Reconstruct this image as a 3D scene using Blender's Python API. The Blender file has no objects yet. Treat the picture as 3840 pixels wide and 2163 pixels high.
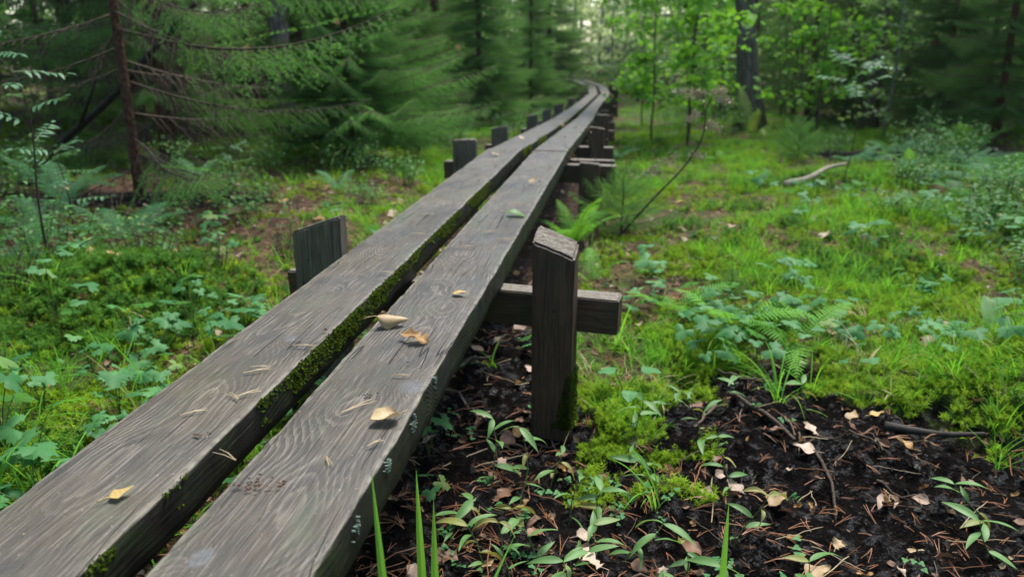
import bpy, math, random
import numpy as np
from mathutils import Vector, Matrix, Euler

# ------------------------------------------------------------------ camera, world, sun, exposure
sc = bpy.context.scene
COL = sc.collection
cam_d = bpy.data.cameras.new('camera')
cam = bpy.data.objects.new('camera', cam_d); COL.objects.link(cam)
cam.location = (0, 0, 1.10)
cam.rotation_euler = (math.radians(90 - 17.2926), 0, math.radians(8.2279))
cam_d.sensor_width = 36; cam_d.lens = 28.0
cam_d.clip_start = 0.02; cam_d.clip_end = 400
cam_d.dof.use_dof = True; cam_d.dof.focus_distance = 1.50; cam_d.dof.aperture_fstop = 3.8
cam_d.dof.aperture_blades = 7
sc.camera = cam

SUN_EL, SUN_AZ = math.radians(64), math.radians(22)      # azimuth measured from +Y towards +X
wd = bpy.data.worlds.new('World'); sc.world = wd; wd.use_nodes = True
wn = wd.node_tree
sky = wn.nodes.new('ShaderNodeTexSky'); sky.sky_type = 'NISHITA'; sky.sun_disc = False
sky.sun_elevation = SUN_EL; sky.sun_rotation = SUN_AZ
sky.air_density = 1.0; sky.dust_density = 1.5; sky.ozone_density = 1.0
wn.nodes['Background'].inputs[1].default_value = 0.11
wn.links.new(sky.outputs[0], wn.nodes['Background'].inputs[0])
sun_d = bpy.data.lights.new('sun', 'SUN'); sun_d.energy = 1.5; sun_d.angle = math.radians(22); sun_d.color = (1.0, 0.96, 0.88)
sun = bpy.data.objects.new('sun', sun_d); COL.objects.link(sun)
sdir = Vector((math.sin(SUN_AZ) * math.cos(SUN_EL), math.cos(SUN_AZ) * math.cos(SUN_EL), math.sin(SUN_EL)))
sun.rotation_euler = sdir.to_track_quat('Z', 'Y').to_euler(); sun.location = (0, 0, 20)
sc.view_settings.view_transform = 'Standard'; sc.view_settings.look = 'None'
sc.view_settings.gamma = 1.0; sc.view_settings.use_curve_mapping = False
sc.view_settings.exposure = 2.08
sc.render.engine = 'CYCLES'
sc.cycles.use_denoising = True
sc.cycles.max_bounces = 7; sc.cycles.diffuse_bounces = 4; sc.cycles.glossy_bounces = 2
sc.cycles.transmission_bounces = 4; sc.cycles.transparent_max_bounces = 4
sc.cycles.sample_clamp_indirect = 6

RND = random.Random(11)
U = RND.uniform
PI = math.pi

# ------------------------------------------------------------------ noise and terrain shape
def _hash(ix, iy, s):
    h = np.sin(ix * 127.1 + iy * 311.7 + s * 74.7) * 43758.5453
    return h - np.floor(h)
def vn(x, y, s=0):
    x = np.asarray(x, float); y = np.asarray(y, float)
    ix = np.floor(x); iy = np.floor(y); fx = x - ix; fy = y - iy
    fx = fx * fx * (3 - 2 * fx); fy = fy * fy * (3 - 2 * fy)
    a = _hash(ix, iy, s); b = _hash(ix + 1, iy, s); c = _hash(ix, iy + 1, s); d = _hash(ix + 1, iy + 1, s)
    return (a + (b - a) * fx) * (1 - fy) + (c + (d - c) * fx) * fy
def fbm(x, y, s=0, o=4):
    t = 0; a = .5; n = 0
    for k in range(o):
        t = t + a * vn(x * 2 ** k, y * 2 ** k, s + k * 3.3); n += a; a *= .5
    return t / n
def sm(a, b, x):
    t = np.clip((np.asarray(x, float) - a) / (b - a), 0, 1); return t * t * (3 - 2 * t)
# boardwalk line: distance along Y, centre X, top Z
PY = [-3, 4.62, 9.4, 14.0, 18.6, 21.2, 23.6, 25.6, 30, 60]
PX = [-.584, -.584, -.655, -.765, -.69, -.86, -1.45, -2.5, -6, -9]
PZ = [.5, .487, .23, .0, -.05, -.03, 0, .02, .1, .3]
def pathx(y): return np.interp(y, PY, PX)
def pathz(y): return np.interp(y, PY, PZ)
MOUNDS = [(-2.75, 7.2, .62, .42, .17), (-3.6, 7.6, .6, .5, .14), (-1.95, 2.9, .45, .38, .16), (-2.7, 2.6, .5, .5, .16), (-1.75, 4.2, .5, .3, .08),
          (2.1, 7.2, .9, .4, .08), (2.95, 7.3, .8, .4, .09), (1.28, 2.42, .42, .34, .13), (1.8, 2.7, .5, .5, .16), (.12, 2.32, .15, .13, .06),
          (2.6, 6.2, .8, .6, .12), (.9, 4.6, .8, .5, .05), (-1.5, 1.6, .3, .4, .05), (3.6, 6.6, .9, .5, .18), (2.3, 15.4, 1.0, .7, .25),
          (-3.25, 4.9, .35, .3, .05), (4.9, 10.8, 1.0, .8, .25), (.16, 1.72, .12, .1, .03), (.7, 2.05, .2, .13, .03)]
HOLES = [(.23, 2.52, .10, .09, .10), (3.0, 6.75, .6, .16, .20), (.02, 1.55, .12, .1, .035), (.42, 1.5, .16, .12, .03), (.55, 1.62, .10, .12, .03),
         (.12, 1.93, .1, .1, .035), (.62, 2.52, .12, .08, .05), (-.2, 2.0, .12, .1, .02), (.3, 1.85, .09, .1, .03)]
def mudmask(x, y):
    x = np.asarray(x, float); y = np.asarray(y, float)
    ym = np.interp(x, [-.6, -.32, -.2, -.05, .02, .12, .22, .35, .55, .72, .85, 1.0, 1.2, 1.7, 3], [3.3, 2.9, 2.35, 2.2, 2.05, 2.12, 2.5, 2.68, 2.7, 2.5, 2.34, 2.26, 2.2, 2.1, 1.8])
    ym = ym + (fbm(x * 5, y * 5, 3) - .5) * .55 + (fbm(x * 17, y * 17, 13) - .5) * .25
    m = sm(-.08, .08, ym - y) * sm(-.7, -.5, x)
    m2 = sm(1.25, .8, np.hypot((x - 3.2) / 1.1, (y - 10.4) / 1.2) + (fbm(x * 3, y * 3, 8) - .5) * .6)
    m3 = sm(1.25, .8, np.hypot((x + 3.3) / 1.0, (y - 4.95) / .38) + (fbm(x * 3, y * 3, 18) - .5) * .6)
    m4 = sm(1.2, .8, np.hypot((x - 3.0) / .7, (y - 6.75) / .2))
    return np.clip(np.maximum(np.maximum(m, m2), np.maximum(m3, m4)), 0, 1)
def walkmask(x, y):
    d = np.abs(np.asarray(x, float) - pathx(y)); return sm(.52, .3, d + (fbm(np.asarray(x) * 4, np.asarray(y) * 4, 5) - .5) * .25)
def littermask(x, y):
    x = np.asarray(x, float); y = np.asarray(y, float)
    n = fbm(x * 1.6, y * 1.6, 21)
    m = sm(.48, .59, n) * .9
    left = sm(-1.1, -1.8, x) * sm(8.0, 6.4, y) * sm(2.3, 3.2, y) * sm(.26, .42, fbm(x * 2.2, y * 2.2, 31))
    patch = sm(1.2, .6, np.hypot((x - 1.5) / .45, (y - 6.9) / .7)) + sm(1.2, .6, np.hypot((x - 1.15) / .3, (y - 3.0) / .25)) * .6
    far = sm(5, 9, np.abs(x)) * .7
    return np.clip(np.maximum(np.maximum(m, left), np.maximum(patch, far)), 0, 1)
def H(x, y):
    x = np.asarray(x, float); y = np.asarray(y, float)
    z = pathz(y) - .455
    z = z + .05 * sm(-1.0, -2.0, x) + .45 * sm(3.6, 7.5, x) * sm(6, 10, y) + .35 * sm(-4.5, -9, x) * sm(4, 8, y)
    mud = mudmask(x, y)
    z = z + (fbm(x * .7, y * .7, 1) - .5) * .10 + (fbm(x * 3, y * 3, 2) - .5) * (.11 - .05 * mud)
    z = z + (fbm(x * 9, y * 9, 4) - .5) * .050 * (1 + .7 * mud) + (fbm(x * 24, y * 24, 6, 3) - .5) * (.010 + .040 * mud)
    for cx, cy, rx, ry, h in MOUNDS:
        z = z + h * np.exp(-1.4 * (((x - cx) / rx) ** 2 + ((y - cy) / ry) ** 2))
    for cx, cy, rx, ry, h in HOLES:
        z = z - h * np.exp(-1.4 * (((x - cx) / rx) ** 2 + ((y - cy) / ry) ** 2))
    z = z - .02 * mud
    z = z + .12 * sm(22, 34, y) + .9 * sm(30, 60, y)
    return z
def h1(x, y): return float(H(np.array([x]), np.array([y]))[0])

# ------------------------------------------------------------------ node helper
class NT:
    def __init__(s, mat):
        s.m = bpy.data.materials.new(mat); s.m.use_nodes = True; s.t = s.m.node_tree
        s.t.nodes.clear()
        s.out = s.t.nodes.new('ShaderNodeOutputMaterial')
    def n(s, typ, props=None, ins=None, out=0):
        nd = s.t.nodes.new('ShaderNode' + typ)
        for k, v in (props or {}).items(): setattr(nd, k, v)
        for k, v in (ins or {}).items():
            i = nd.inputs[k]
            if isinstance(v, bpy.types.NodeSocket): s.t.links.new(v, i)
            else: i.default_value = v
        return nd.outputs[out]
    def math(s, op, a, b=0.0, c=None):
        ins = {0: a, 1: b}
        if c is not None: ins[2] = c
        return s.n('Math', {'operation': op}, ins)
    def mix(s, fac, a, b, blend='MIX'):
        return s.n('Mix', {'data_type': 'RGBA', 'blend_type': blend}, {0: fac, 6: a, 7: b}, 2)
    def rng(s, v, a, b, c=0.0, d=1.0):
        return s.n('MapRange', {'clamp': True}, {0: v, 1: a, 2: b, 3: c, 4: d})
    def noise(s, vec, scale, detail=3, rough=.55, out=0, dist=0.0):
        return s.n('TexNoise', None, {'Vector': vec, 'Scale': scale, 'Detail': detail, 'Roughness': rough, 'Distortion': dist}, out)
    def vec(s, v, scale): 
        return s.n('VectorMath', {'operation': 'MULTIPLY'}, {0: v, 1: scale})
    def obj(s): return s.n('TexCoord', None, None, 3)
    def attr(s, name): return s.n('Attribute', {'attribute_name': name}, None, 2)
    def rand(s): return s.n('ObjectInfo', None, None, 5)
    def bump(s, h, strength=.3, dist=.01):
        return s.n('Bump', None, {'Strength': strength, 'Distance': dist, 'Height': h})
    def bsdf(s, color, rough=.6, spec=.4, normal=None, **kw):
        ins = {'Base Color': color, 'Roughness': rough, 'Specular IOR Level': spec}
        if normal is not None: ins['Normal'] = normal
        return s.n('BsdfPrincipled', None, ins)
    def fin(s, sh):
        s.t.links.new(sh, s.out.inputs[0]); return s.m
def c4(c): return (c[0], c[1], c[2], 1)

def leaf_mat(name, ca, cb, cc=None, rough=.45, trans=.35, spec=.5, veins=False):
    t = NT(name)
    tint = t.attr('tint'); r = t.rand()
    f = t.math('FRACT', t.math('ADD', tint, t.math('MULTIPLY', r, .93)))
    o = t.obj()
    n = t.noise(o, 60, 3)
    f2 = t.rng(t.math('ADD', t.math('MULTIPLY', f, .75), t.math('MULTIPLY', n, .35)), .1, .95)
    col = t.mix(f2, c4(ca), c4(cb))
    if cc: col = t.mix(t.rng(f, .93, 1.0), col, c4(cc))
    spots = t.rng(t.noise(o, 220, 2), .66, .72)
    col = t.mix(t.math('MULTIPLY', spots, .5), col, c4((ca[0] * .7 + .02, ca[1] * .5, ca[2] * .5)))
    b = t.bsdf(col, rough, spec, t.bump(t.noise(o, 150, 2), .25, .002))
    tr = t.n('BsdfTranslucent', None, {'Color': t.mix(.5, col, (min(1, cb[0] * 1.8), min(1, cb[1] * 1.6), cb[2] * .7, 1))})
    return t.fin(t.n('MixShader', None, {0: trans, 1: b, 2: tr}))

def dead_leaf_mat(name, ca, cb, dark):
    t = NT(name); o = t.obj(); r = t.rand()
    col = t.mix(t.rng(t.noise(o, 35, 4), .35, .65), c4(ca), c4(cb))
    blot = t.rng(t.noise(o, 90, 3), .58, .68)
    col = t.mix(t.math('MULTIPLY', blot, .7), col, c4(dark))
    col = t.mix(t.math('MULTIPLY', r, .45), col, c4(dark))
    w = t.n('TexWave', {'wave_type': 'BANDS', 'bands_direction': 'Y'}, {'Vector': o, 'Scale': 45, 'Distortion': 2.0})
    b = t.bsdf(col, .55, .35, t.bump(t.math('ADD', w, t.noise(o, 120, 3)), .15, .001))
    tr = t.n('BsdfTranslucent', None, {'Color': col})
    return t.fin(t.n('MixShader', None, {0: .2, 1: b, 2: tr}))

def plain_mat(name, ca, cb, rough=.8, scale=40, spec=.25, bump=.4, stretch=(1, 1, 1)):
    t = NT(name); o = t.vec(t.obj(), stretch); n = t.noise(o, scale, 4)
    f = t.math('ADD', t.math('MULTIPLY', n, .75), t.math('MULTIPLY', t.rand(), .25))
    col = t.mix(t.rng(f, .3, .7), c4(ca), c4(cb))
    return t.fin(t.bsdf(col, rough, spec, t.bump(n, bump, .01)))

# ---- wood of the planks: rings of a sawn log, fibre, checks, algae, knots
def plank_mat(name, seed, knots, warm=0.0):
    t = NT(name); o = t.obj()
    sep = t.n('SeparateXYZ', None, {0: o}); sx, sy, sz = sep, sep.node.outputs[1], sep.node.outputs[2]
    yv = t.n('CombineXYZ', None, {0: t.math('MULTIPLY', sx, 1.2), 1: t.math('ADD', sy, seed), 2: seed * 2.3})
    wx = t.math('MULTIPLY', t.math('SUBTRACT', t.noise(yv, 1.1, 2), .5), .18)
    wz = t.math('MULTIPLY', t.math('SUBTRACT', t.noise(t.n('VectorMath', {'operation': 'ADD'}, {0: yv, 1: (7, 3, 1)}), 1.7, 2), .5), .24)
    kd = None
    xx = t.math('ADD', sx, wx); zz = t.math('ADD', t.math('SUBTRACT', sz, .035), wz)
    push = None; kmask = None
    for kx, ky, kr in knots:
        d = t.n('VectorMath', {'operation': 'DISTANCE'}, {0: t.vec(t.n('CombineXYZ', None, {0: sx, 1: sy}), (1, .75, 0)), 1: (kx, ky * .75, 0)}, 1)
        e = t.rng(d, 0.0, kr * 3.6, 1.0, 0.0); e = t.math('POWER', e, 2.2)
        push = t.math('MULTIPLY', e, .045) if push is None else t.math('ADD', push, t.math('MULTIPLY', e, .045))
        k = t.rng(d, kr * .75, kr * 1.05, 1.0, 0.0)
        kmask = k if kmask is None else t.math('MAXIMUM', kmask, k)
    r = t.math('SQRT', t.math('ADD', t.math('MULTIPLY', xx, xx), t.math('MULTIPLY', zz, zz)))
    if push is not None: r = t.math('ADD', r, push)
    fine = t.vec(o, (1, .03, 1))
    fib = t.noise(fine, 300, 4, .7)
    fib2 = t.noise(t.vec(o, (1, .05, 1)), 130, 3, .6)
    r2 = t.math('ADD', r, t.math('MULTIPLY', t.math('SUBTRACT', fib2, .5), .007))
    ring = t.math('FRACT', t.math('MULTIPLY', r2, 140))
    late = t.math('MULTIPLY', t.rng(ring, .40, .82), t.rng(ring, .9, 1.0, 1.0, 0.0))     # broad latewood line
    rf = t.rng(t.noise(t.vec(o, (1, .5, 1)), 9, 3), .40, .60, .10, 1.0)
    late = t.math('MULTIPLY', late, rf)
    big = t.noise(o, 3.2, 3); mid = t.noise(t.vec(o, (1, .35, 1)), 14, 4)
    warmc = (.056 + warm, .046 + warm * .8, .036, 1)
    base = t.mix(t.rng(big, .38, .62), warmc, (.034, .037, .039, 1))
    base = t.mix(t.rng(mid, .3, .72), base, (.086, .071, .054, 1))
    col = t.mix(t.math('MULTIPLY', late, .50), base, (.205, .178, .140, 1))
    col = t.mix(t.rng(fib, .34, .52, .65, 0.0), col, (.024, .021, .018, 1))
    col = t.mix(t.rng(fib, .56, .70, 0.0, .6), col, (.25, .225, .19, 1))
    crk = t.noise(t.vec(o, (1, .05, 1)), 20, 2, .4, dist=.5)
    crk = t.math('MULTIPLY', t.rng(t.math('ABSOLUTE', t.math('SUBTRACT', crk, .5)), .0, .006, 1.0, 0.0), t.rng(t.noise(o, 2.4, 2), .50, .56))
    col = t.mix(crk, col, (.012, .011, .010, 1))
    dirt = t.rng(t.noise(o, 380, 2, .7), .66, .72)
    col = t.mix(t.math('MULTIPLY', dirt, .75), col, (.022, .018, .015, 1))
    chip = t.rng(t.noise(t.vec(o, (1, .5, 1)), 210, 2, .7), .70, .74)
    col = t.mix(t.math('MULTIPLY', chip, .6), col, (.36, .32, .26, 1))
    alg = t.math('MULTIPLY', t.rng(t.noise(t.vec(o, (1, .3, 1)), 7, 4, .65), .52, .68), .45)
    col = t.mix(alg, col, (.075, .098, .062, 1))
    stain = t.rng(t.noise(t.vec(o, (1, .45, 1)), 5.5, 4, .6, dist=.6), .50, .66)
    col = t.mix(t.math('MULTIPLY', stain, .62), col, (.030, .029, .028, 1))
    if kmask is not None:
        kr_ = t.noise(t.vec(o, (1, 1, 1)), 160, 2)
        col = t.mix(kmask, col, t.mix(kr_, (.035, .037, .04, 1), (.15, .145, .14, 1)))
    # algae-black sides, worn pale arris
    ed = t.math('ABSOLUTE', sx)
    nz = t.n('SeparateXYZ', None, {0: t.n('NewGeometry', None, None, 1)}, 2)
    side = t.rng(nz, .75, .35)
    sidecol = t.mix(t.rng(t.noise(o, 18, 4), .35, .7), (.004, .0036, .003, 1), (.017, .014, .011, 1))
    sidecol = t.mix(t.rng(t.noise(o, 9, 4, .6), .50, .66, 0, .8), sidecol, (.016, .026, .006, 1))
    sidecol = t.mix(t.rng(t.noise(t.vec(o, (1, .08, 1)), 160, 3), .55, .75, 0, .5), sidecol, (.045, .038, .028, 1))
    rim = t.math('MULTIPLY', t.rng(ed, .088, .0965), t.rng(t.noise(o, 30, 3), .35, .6))
    col = t.mix(t.math('MULTIPLY', rim, .55), col, (.26, .235, .18, 1))
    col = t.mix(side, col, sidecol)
    hgt = t.math('ADD', t.math('MULTIPLY', fib, .6), t.math('MULTIPLY', late, .5))
    hgt = t.math('SUBTRACT', hgt, t.math('MULTIPLY', crk, 2.0))
    rough = t.rng(t.noise(o, 11, 3), .3, .7, .48, .68)
    return t.fin(t.bsdf(col, rough, .30, t.bump(hgt, .8, .0025)))

def dark_wood(name, along, ca=(.046, .027, .016), cb=(.112, .070, .043)):
    st = [1, 1, 1]; st[along] = .05
    t = NT(name); o = t.obj()
    fib = t.noise(t.vec(o, tuple(st)), 190, 3, .6); big = t.noise(o, 9, 4)
    col = t.mix(t.rng(fib, .35, .7), c4(ca), c4(cb))
    col = t.mix(t.rng(big, .45, .75, 0, .6), col, (.075, .050, .033, 1))
    col = t.mix(t.rng(t.noise(o, 6, 3), .56, .66, 0, .35), col, (.030, .040, .014, 1))
    sp = t.rng(t.noise(o, 420, 1), .77, .80)
    col = t.mix(t.math('MULTIPLY', sp, .7), col, (.20, .17, .14, 1))
    crk = t.noise(t.vec(o, tuple(.03 if i == along else 1 for i in range(3))), 40, 2, .4)
    crk = t.rng(t.math('ABSOLUTE', t.math('SUBTRACT', crk, .5)), 0, .012, 1, 0)
    col = t.mix(t.math('MULTIPLY', crk, .7), col, (.008, .006, .005, 1))
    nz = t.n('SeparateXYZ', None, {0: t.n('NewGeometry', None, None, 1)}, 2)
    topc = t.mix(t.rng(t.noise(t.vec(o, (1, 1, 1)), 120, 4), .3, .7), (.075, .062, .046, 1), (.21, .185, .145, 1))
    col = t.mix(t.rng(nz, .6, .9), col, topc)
    h = t.math('SUBTRACT', fib, t.math('MULTIPLY', crk, 1.2))
    return t.fin(t.bsdf(col, .72, .3, t.bump(h, .5, .003)))

def ground_mat():
    t = NT('forest_soil'); o = t.obj()
    mud = t.attr('mud'); moss = t.attr('moss'); lit = t.attr('litter')
    n1 = t.noise(o, 38, 5, .62); n2 = t.noise(o, 9, 4); n3 = t.noise(o, 170, 3)
    vor = t.n('TexVoronoi', {'feature': 'F1'}, {'Vector': o, 'Scale': 26}, 0); vcol = t.n('TexVoronoi', {'feature': 'F1'}, {'Vector': o, 'Scale': 26}, 1)
    vsep = t.n('SeparateXYZ', None, {0: vcol})
    mudc = t.mix(t.rng(n1, .35, .7), (.003, .0026, .0026, 1), (.010, .0085, .008, 1))
    mudc = t.mix(t.rng(n3, .62, .72, 0, .7), mudc, (.06, .032, .02, 1))
    litc = t.mix(vsep, (.030, .016, .009, 1), (.17, .095, .05, 1))
    litc = t.mix(t.rng(n1, .45, .7), litc, (.012, .008, .006, 1))
    mossc = t.mix(t.rng(n2, .35, .65), (.045, .095, .010, 1), (.100, .175, .018, 1))
    mossc = t.mix(t.rng(n3, .3, .6), (.010, .014, .004, 1), mossc)
    soil = t.mix(t.rng(n1, .35, .65), (.012, .008, .006, 1), (.035, .022, .014, 1))
    col = t.mix(moss, soil, mossc); col = t.mix(lit, col, litc); col = t.mix(mud, col, mudc)
    wet = t.math('MULTIPLY', mud, t.math('MULTIPLY', t.rng(n1, .52, .60), t.rng(n2, .42, .56)))
    rough = t.math('SUBTRACT', .92, t.math('MULTIPLY', wet, .74))
    h = t.math('ADD', t.math('MULTIPLY', n1, 1.0), t.math('MULTIPLY', n3, .35))
    return t.fin(t.bsdf(col, rough, t.math('ADD', t.math('SUBTRACT', .22, t.math('MULTIPLY', mud, .20)), t.math('MULTIPLY', wet, .5)), t.bump(h, 1.0, .03)))

def bark_mat(name, ca, cb, stretch=(1, 1, .25), scale=30, green=.25):
    t = NT(name); o = t.vec(t.obj(), stretch); n = t.noise(o, scale, 5, .65)
    v = t.n('TexVoronoi', {'feature': 'DISTANCE_TO_EDGE'}, {'Vector': o, 'Scale': scale * .9}, 0)
    col = t.mix(t.rng(n, .35, .68), c4(ca), c4(cb))
    col = t.mix(t.rng(v, 0, .12, .6, 0), col, c4([k * .3 for k in ca]))
    col = t.mix(t.rng(t.noise(t.obj(), 5, 4), .52, .68, 0, green * 2), col, (.06, .085, .035, 1))
    return t.fin(t.bsdf(col, .85, .2, t.bump(t.math('ADD', n, t.math('MULTIPLY', v, 1.5)), .7, .02)))

M = {}
M['soil'] = ground_mat()
M['post'] = dark_wood('post_wood', 2); M['beam'] = dark_wood('beam_wood', 0); M['post_grey'] = dark_wood('grey_post_wood', 2, (.075, .064, .048), (.19, .165, .125))
M['spruce_needle'] = leaf_mat('spruce_needles', (.022, .100, .018), (.090, .235, .044), None, .6, .40, .12)
M['spruce_pale'] = leaf_mat('spruce_needles_pale', (.060, .210, .045), (.160, .390, .090), None, .6, .40, .12)
M['spruce_bark'] = bark_mat('spruce_bark', (.060, .026, .016), (.19, .095, .060), (1, 1, .6), 38, .12)
M['grey_bark'] = bark_mat('grey_bark', (.085, .072, .060), (.24, .205, .17), (1, 1, .15), 16, .15)
M['birch_bark'] = bark_mat('birch_bark', (.16, .15, .14), (.42, .40, .37), (.6, .6, 1.6), 12, .12)
M['dead_twig'] = plain_mat('dead_twig_bark', (.045, .032, .024), (.14, .11, .08), .85, 60)
M['twig'] = plain_mat('twig_bark', (.030, .020, .014), (.11, .075, .05), .75, 80)
M['dark_log'] = plain_mat('dark_log_bark', (.012, .010, .008), (.05, .042, .035), .8, 25)
M['pale_log'] = plain_mat('pale_log_wood', (.14, .105, .075), (.32, .27, .21), .8, 30)
M['moss'] = leaf_mat('moss_shoots', (.075, .165, .008), (.230, .360, .022), None, .75, .35, .06)
M['moss_dark'] = leaf_mat('haircap_moss', (.026, .095, .010), (.080, .200, .022), None, .7, .3, .08)
M['wood_moss'] = leaf_mat('wood_moss', (.026, .055, .004), (.120, .190, .012), None, .65, .25, .15)
M['grass'] = leaf_mat('grass_blades', (.065, .235, .018), (.165, .420, .040), (.34, .30, .13), .6, .45, .10)
M['blade'] = leaf_mat('broad_blades', (.130, .360, .045), (.200, .460, .070), None, .45, .4, .3)
M['herb'] = leaf_mat('lobed_herb_leaf', (.032, .135, .042), (.100, .270, .088), (.18, .25, .06), .55, .35, .2)
M['herb_stem'] = leaf_mat('herb_stem', (.045, .085, .022), (.10, .13, .04), None, .5, .1, .4)
M['knot_leaf'] = leaf_mat('lance_leaf', (.080, .190, .050), (.150, .290, .090), (.28, .26, .07), .5, .35, .35)
M['knot_old'] = leaf_mat('lance_leaf_yellowing', (.16, .19, .045), (.27, .25, .08), None, .5, .3, .4)
M['fern'] = leaf_mat('fern_pinna', (.075, .250, .028), (.155, .390, .045), None, .55, .4, .12)
M['fern_blue'] = leaf_mat('bluish_fern_pinna', (.042, .165, .060), (.100, .265, .105), None, .55, .35, .15)  # a bluer green than the other ferns
M['fern_yellow'] = leaf_mat('yellowing_fern_pinna', (.12, .24, .030), (.24, .36, .06), None, .5, .4, .25)
M['shrub'] = leaf_mat('berry_shrub_leaf', (.034, .135, .028), (.090, .245, .058), (.24, .21, .04), .5, .3, .2)
M['broad'] = leaf_mat('broad_leaf', (.075, .240, .020), (.185, .440, .038), None, .5, .5, .2)
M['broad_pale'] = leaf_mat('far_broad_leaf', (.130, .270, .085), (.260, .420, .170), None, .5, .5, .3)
M['broad_dark'] = leaf_mat('dark_broad_leaf', (.040, .155, .022), (.120, .290, .045), None, .55, .45, .18)  # a darker green than the other broad leaves
M['broad_painted_glow'] = leaf_mat('far_leaf_painted_glow', (.34, .48, .28), (.54, .66, .44), None, .5, .55, .3)  # glow of the far gap put into this pale leaf colour
M['rowan'] = leaf_mat('rowan_leaf', (.055, .170, .075), (.115, .260, .130), None, .5, .35, .3)
M['leaf_tan'] = dead_leaf_mat('tan_dead_leaf', (.36, .25, .13), (.52, .39, .21), (.16, .085, .04))
M['leaf_brown'] = dead_leaf_mat('brown_dead_leaf', (.15, .075, .042), (.27, .15, .085), (.055, .028, .018))
M['leaf_pink'] = dead_leaf_mat('pale_dead_leaf', (.40, .29, .21), (.56, .43, .33), (.2, .12, .08))
M['leaf_yellow'] = dead_leaf_mat('yellow_leaf', (.42, .29, .09), (.54, .40, .15), (.30, .18, .06))
M['leaf_orange'] = dead_leaf_mat('orange_dead_leaf', (.34, .18, .05), (.50, .31, .11), (.17, .075, .025))
M['needle'] = plain_mat('pine_needle_litter', (.20, .075, .03), (.36, .17, .08), .55, 15, .4, .1)
M['straw'] = plain_mat('straw_needle', (.32, .23, .12), (.52, .42, .26), .6, 30, .3, .1)
M['crumb'] = plain_mat('bark_crumb', (.035, .014, .008), (.12, .055, .03), .8, 60)
M['lichen'] = plain_mat('lichen_crust', (.10, .145, .11), (.19, .25, .19), .8, 90)
M['seed'] = plain_mat('seed_fluff', (.34, .27, .19), (.66, .58, .46), .8, 60)

# ------------------------------------------------------------------ mesh helpers
class MB:
    def __init__(s): s.v = []; s.f = []; s.m = []; s.t = []
    def add(s, v, f, mi=0, tint=0.0):
        b = len(s.v); s.v.extend(map(tuple, v)); s.t.extend([tint] * len(v))
        s.f.extend([tuple(b + i for i in q) for q in f]); s.m.extend([mi] * len(f))
    def tube(s, pts, rad, n=5, mi=0, tint=0.0):
        pts = [np.asarray(p, float) for p in pts]; k = len(pts)
        if not hasattr(rad, '__len__'): rad = [rad] * k
        b = len(s.v); a = None
        for i in range(k):
            d = pts[min(i + 1, k - 1)] - pts[max(i - 1, 0)]; L = math.sqrt(d @ d) or 1; d = d / L
            if a is None: a = np.cross(d, (0, 0, 1) if abs(d[2]) < .9 else (1, 0, 0))
            a = a - d * (a @ d); a = a / (math.sqrt(a @ a) or 1); c = np.cross(d, a)
            for j in range(n):
                q = 2 * PI * j / n; p = pts[i] + (a * math.cos(q) + c * math.sin(q)) * rad[i]
                s.v.append((p[0], p[1], p[2])); s.t.append(tint)
        for i in range(k - 1):
            for j in range(n):
                j2 = (j + 1) % n
                s.f.append((b + i * n + j, b + i * n + j2, b + (i + 1) * n + j2, b + (i + 1) * n + j)); s.m.append(mi)
        s.f.append(tuple(b + (k - 1) * n + j for j in range(n))); s.m.append(mi)
        s.f.append(tuple(b + n - 1 - j for j in range(n))); s.m.append(mi)
    def mesh(s, name, mats, smooth=False):
        me = bpy.data.meshes.new(name); me.from_pydata(s.v, [], s.f)
        for m in (mats if isinstance(mats, (list, tuple)) else [mats]): me.materials.append(M[m] if isinstance(m, str) else m)
        me.polygons.foreach_set('material_index', s.m)
        if smooth: me.polygons.foreach_set('use_smooth', [True] * len(s.f))
        at = me.attributes.new('tint', 'FLOAT', 'POINT'); at.data.foreach_set('value', s.t)
        me.update(); return me
    def build(s, name, mats, parent=None, smooth=False):
        return ob(name, s.mesh(name, mats, smooth), parent)
def tri_mesh(name, V, T, mats, mi=None, tint=None, smooth=False):
    V = np.ascontiguousarray(V, np.float32); T = np.ascontiguousarray(T, np.int32); k = T.shape[1]
    me = bpy.data.meshes.new(name); me.vertices.add(len(V)); me.vertices.foreach_set('co', V.ravel())
    me.loops.add(T.size); me.loops.foreach_set('vertex_index', T.ravel())
    me.polygons.add(len(T)); me.polygons.foreach_set('loop_start', np.arange(len(T), dtype=np.int32) * k)
    for m in (mats if isinstance(mats, (list, tuple)) else [mats]): me.materials.append(M[m])
    if mi is not None: me.polygons.foreach_set('material_index', np.ascontiguousarray(mi, np.int32))
    if smooth: me.polygons.foreach_set('use_smooth', np.ones(len(T), bool))
    if tint is not None:
        at = me.attributes.new('tint', 'FLOAT', 'POINT'); at.data.foreach_set('value', np.ascontiguousarray(tint, np.float32))
    me.update(calc_edges=True); return me
def ob(name, me, parent=None):
    o = bpy.data.objects.new(name, me); COL.objects.link(o)
    if parent is not None: o.parent = parent
    return o
def tag(o, label=None, cat=None, group=None, kind=None):
    if label: o['label'] = label
    if cat: o['category'] = cat
    if group: o['group'] = group
    if kind: o['kind'] = kind
    return o
def empty(name, loc, rz=0, label=None, cat=None, group=None, scale=1):
    o = bpy.data.objects.new(name, None); COL.objects.link(o); o.location = loc; o.rotation_euler = (0, 0, rz)
    o.empty_display_size = .05; o.scale = (scale,) * 3
    return tag(o, label, cat, group)
def put(o, loc, rot=(0, 0, 0), scale=1):
    o.location = loc; o.rotation_euler = rot; o.scale = (scale,) * 3 if not hasattr(scale, '__len__') else scale
    return o
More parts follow.
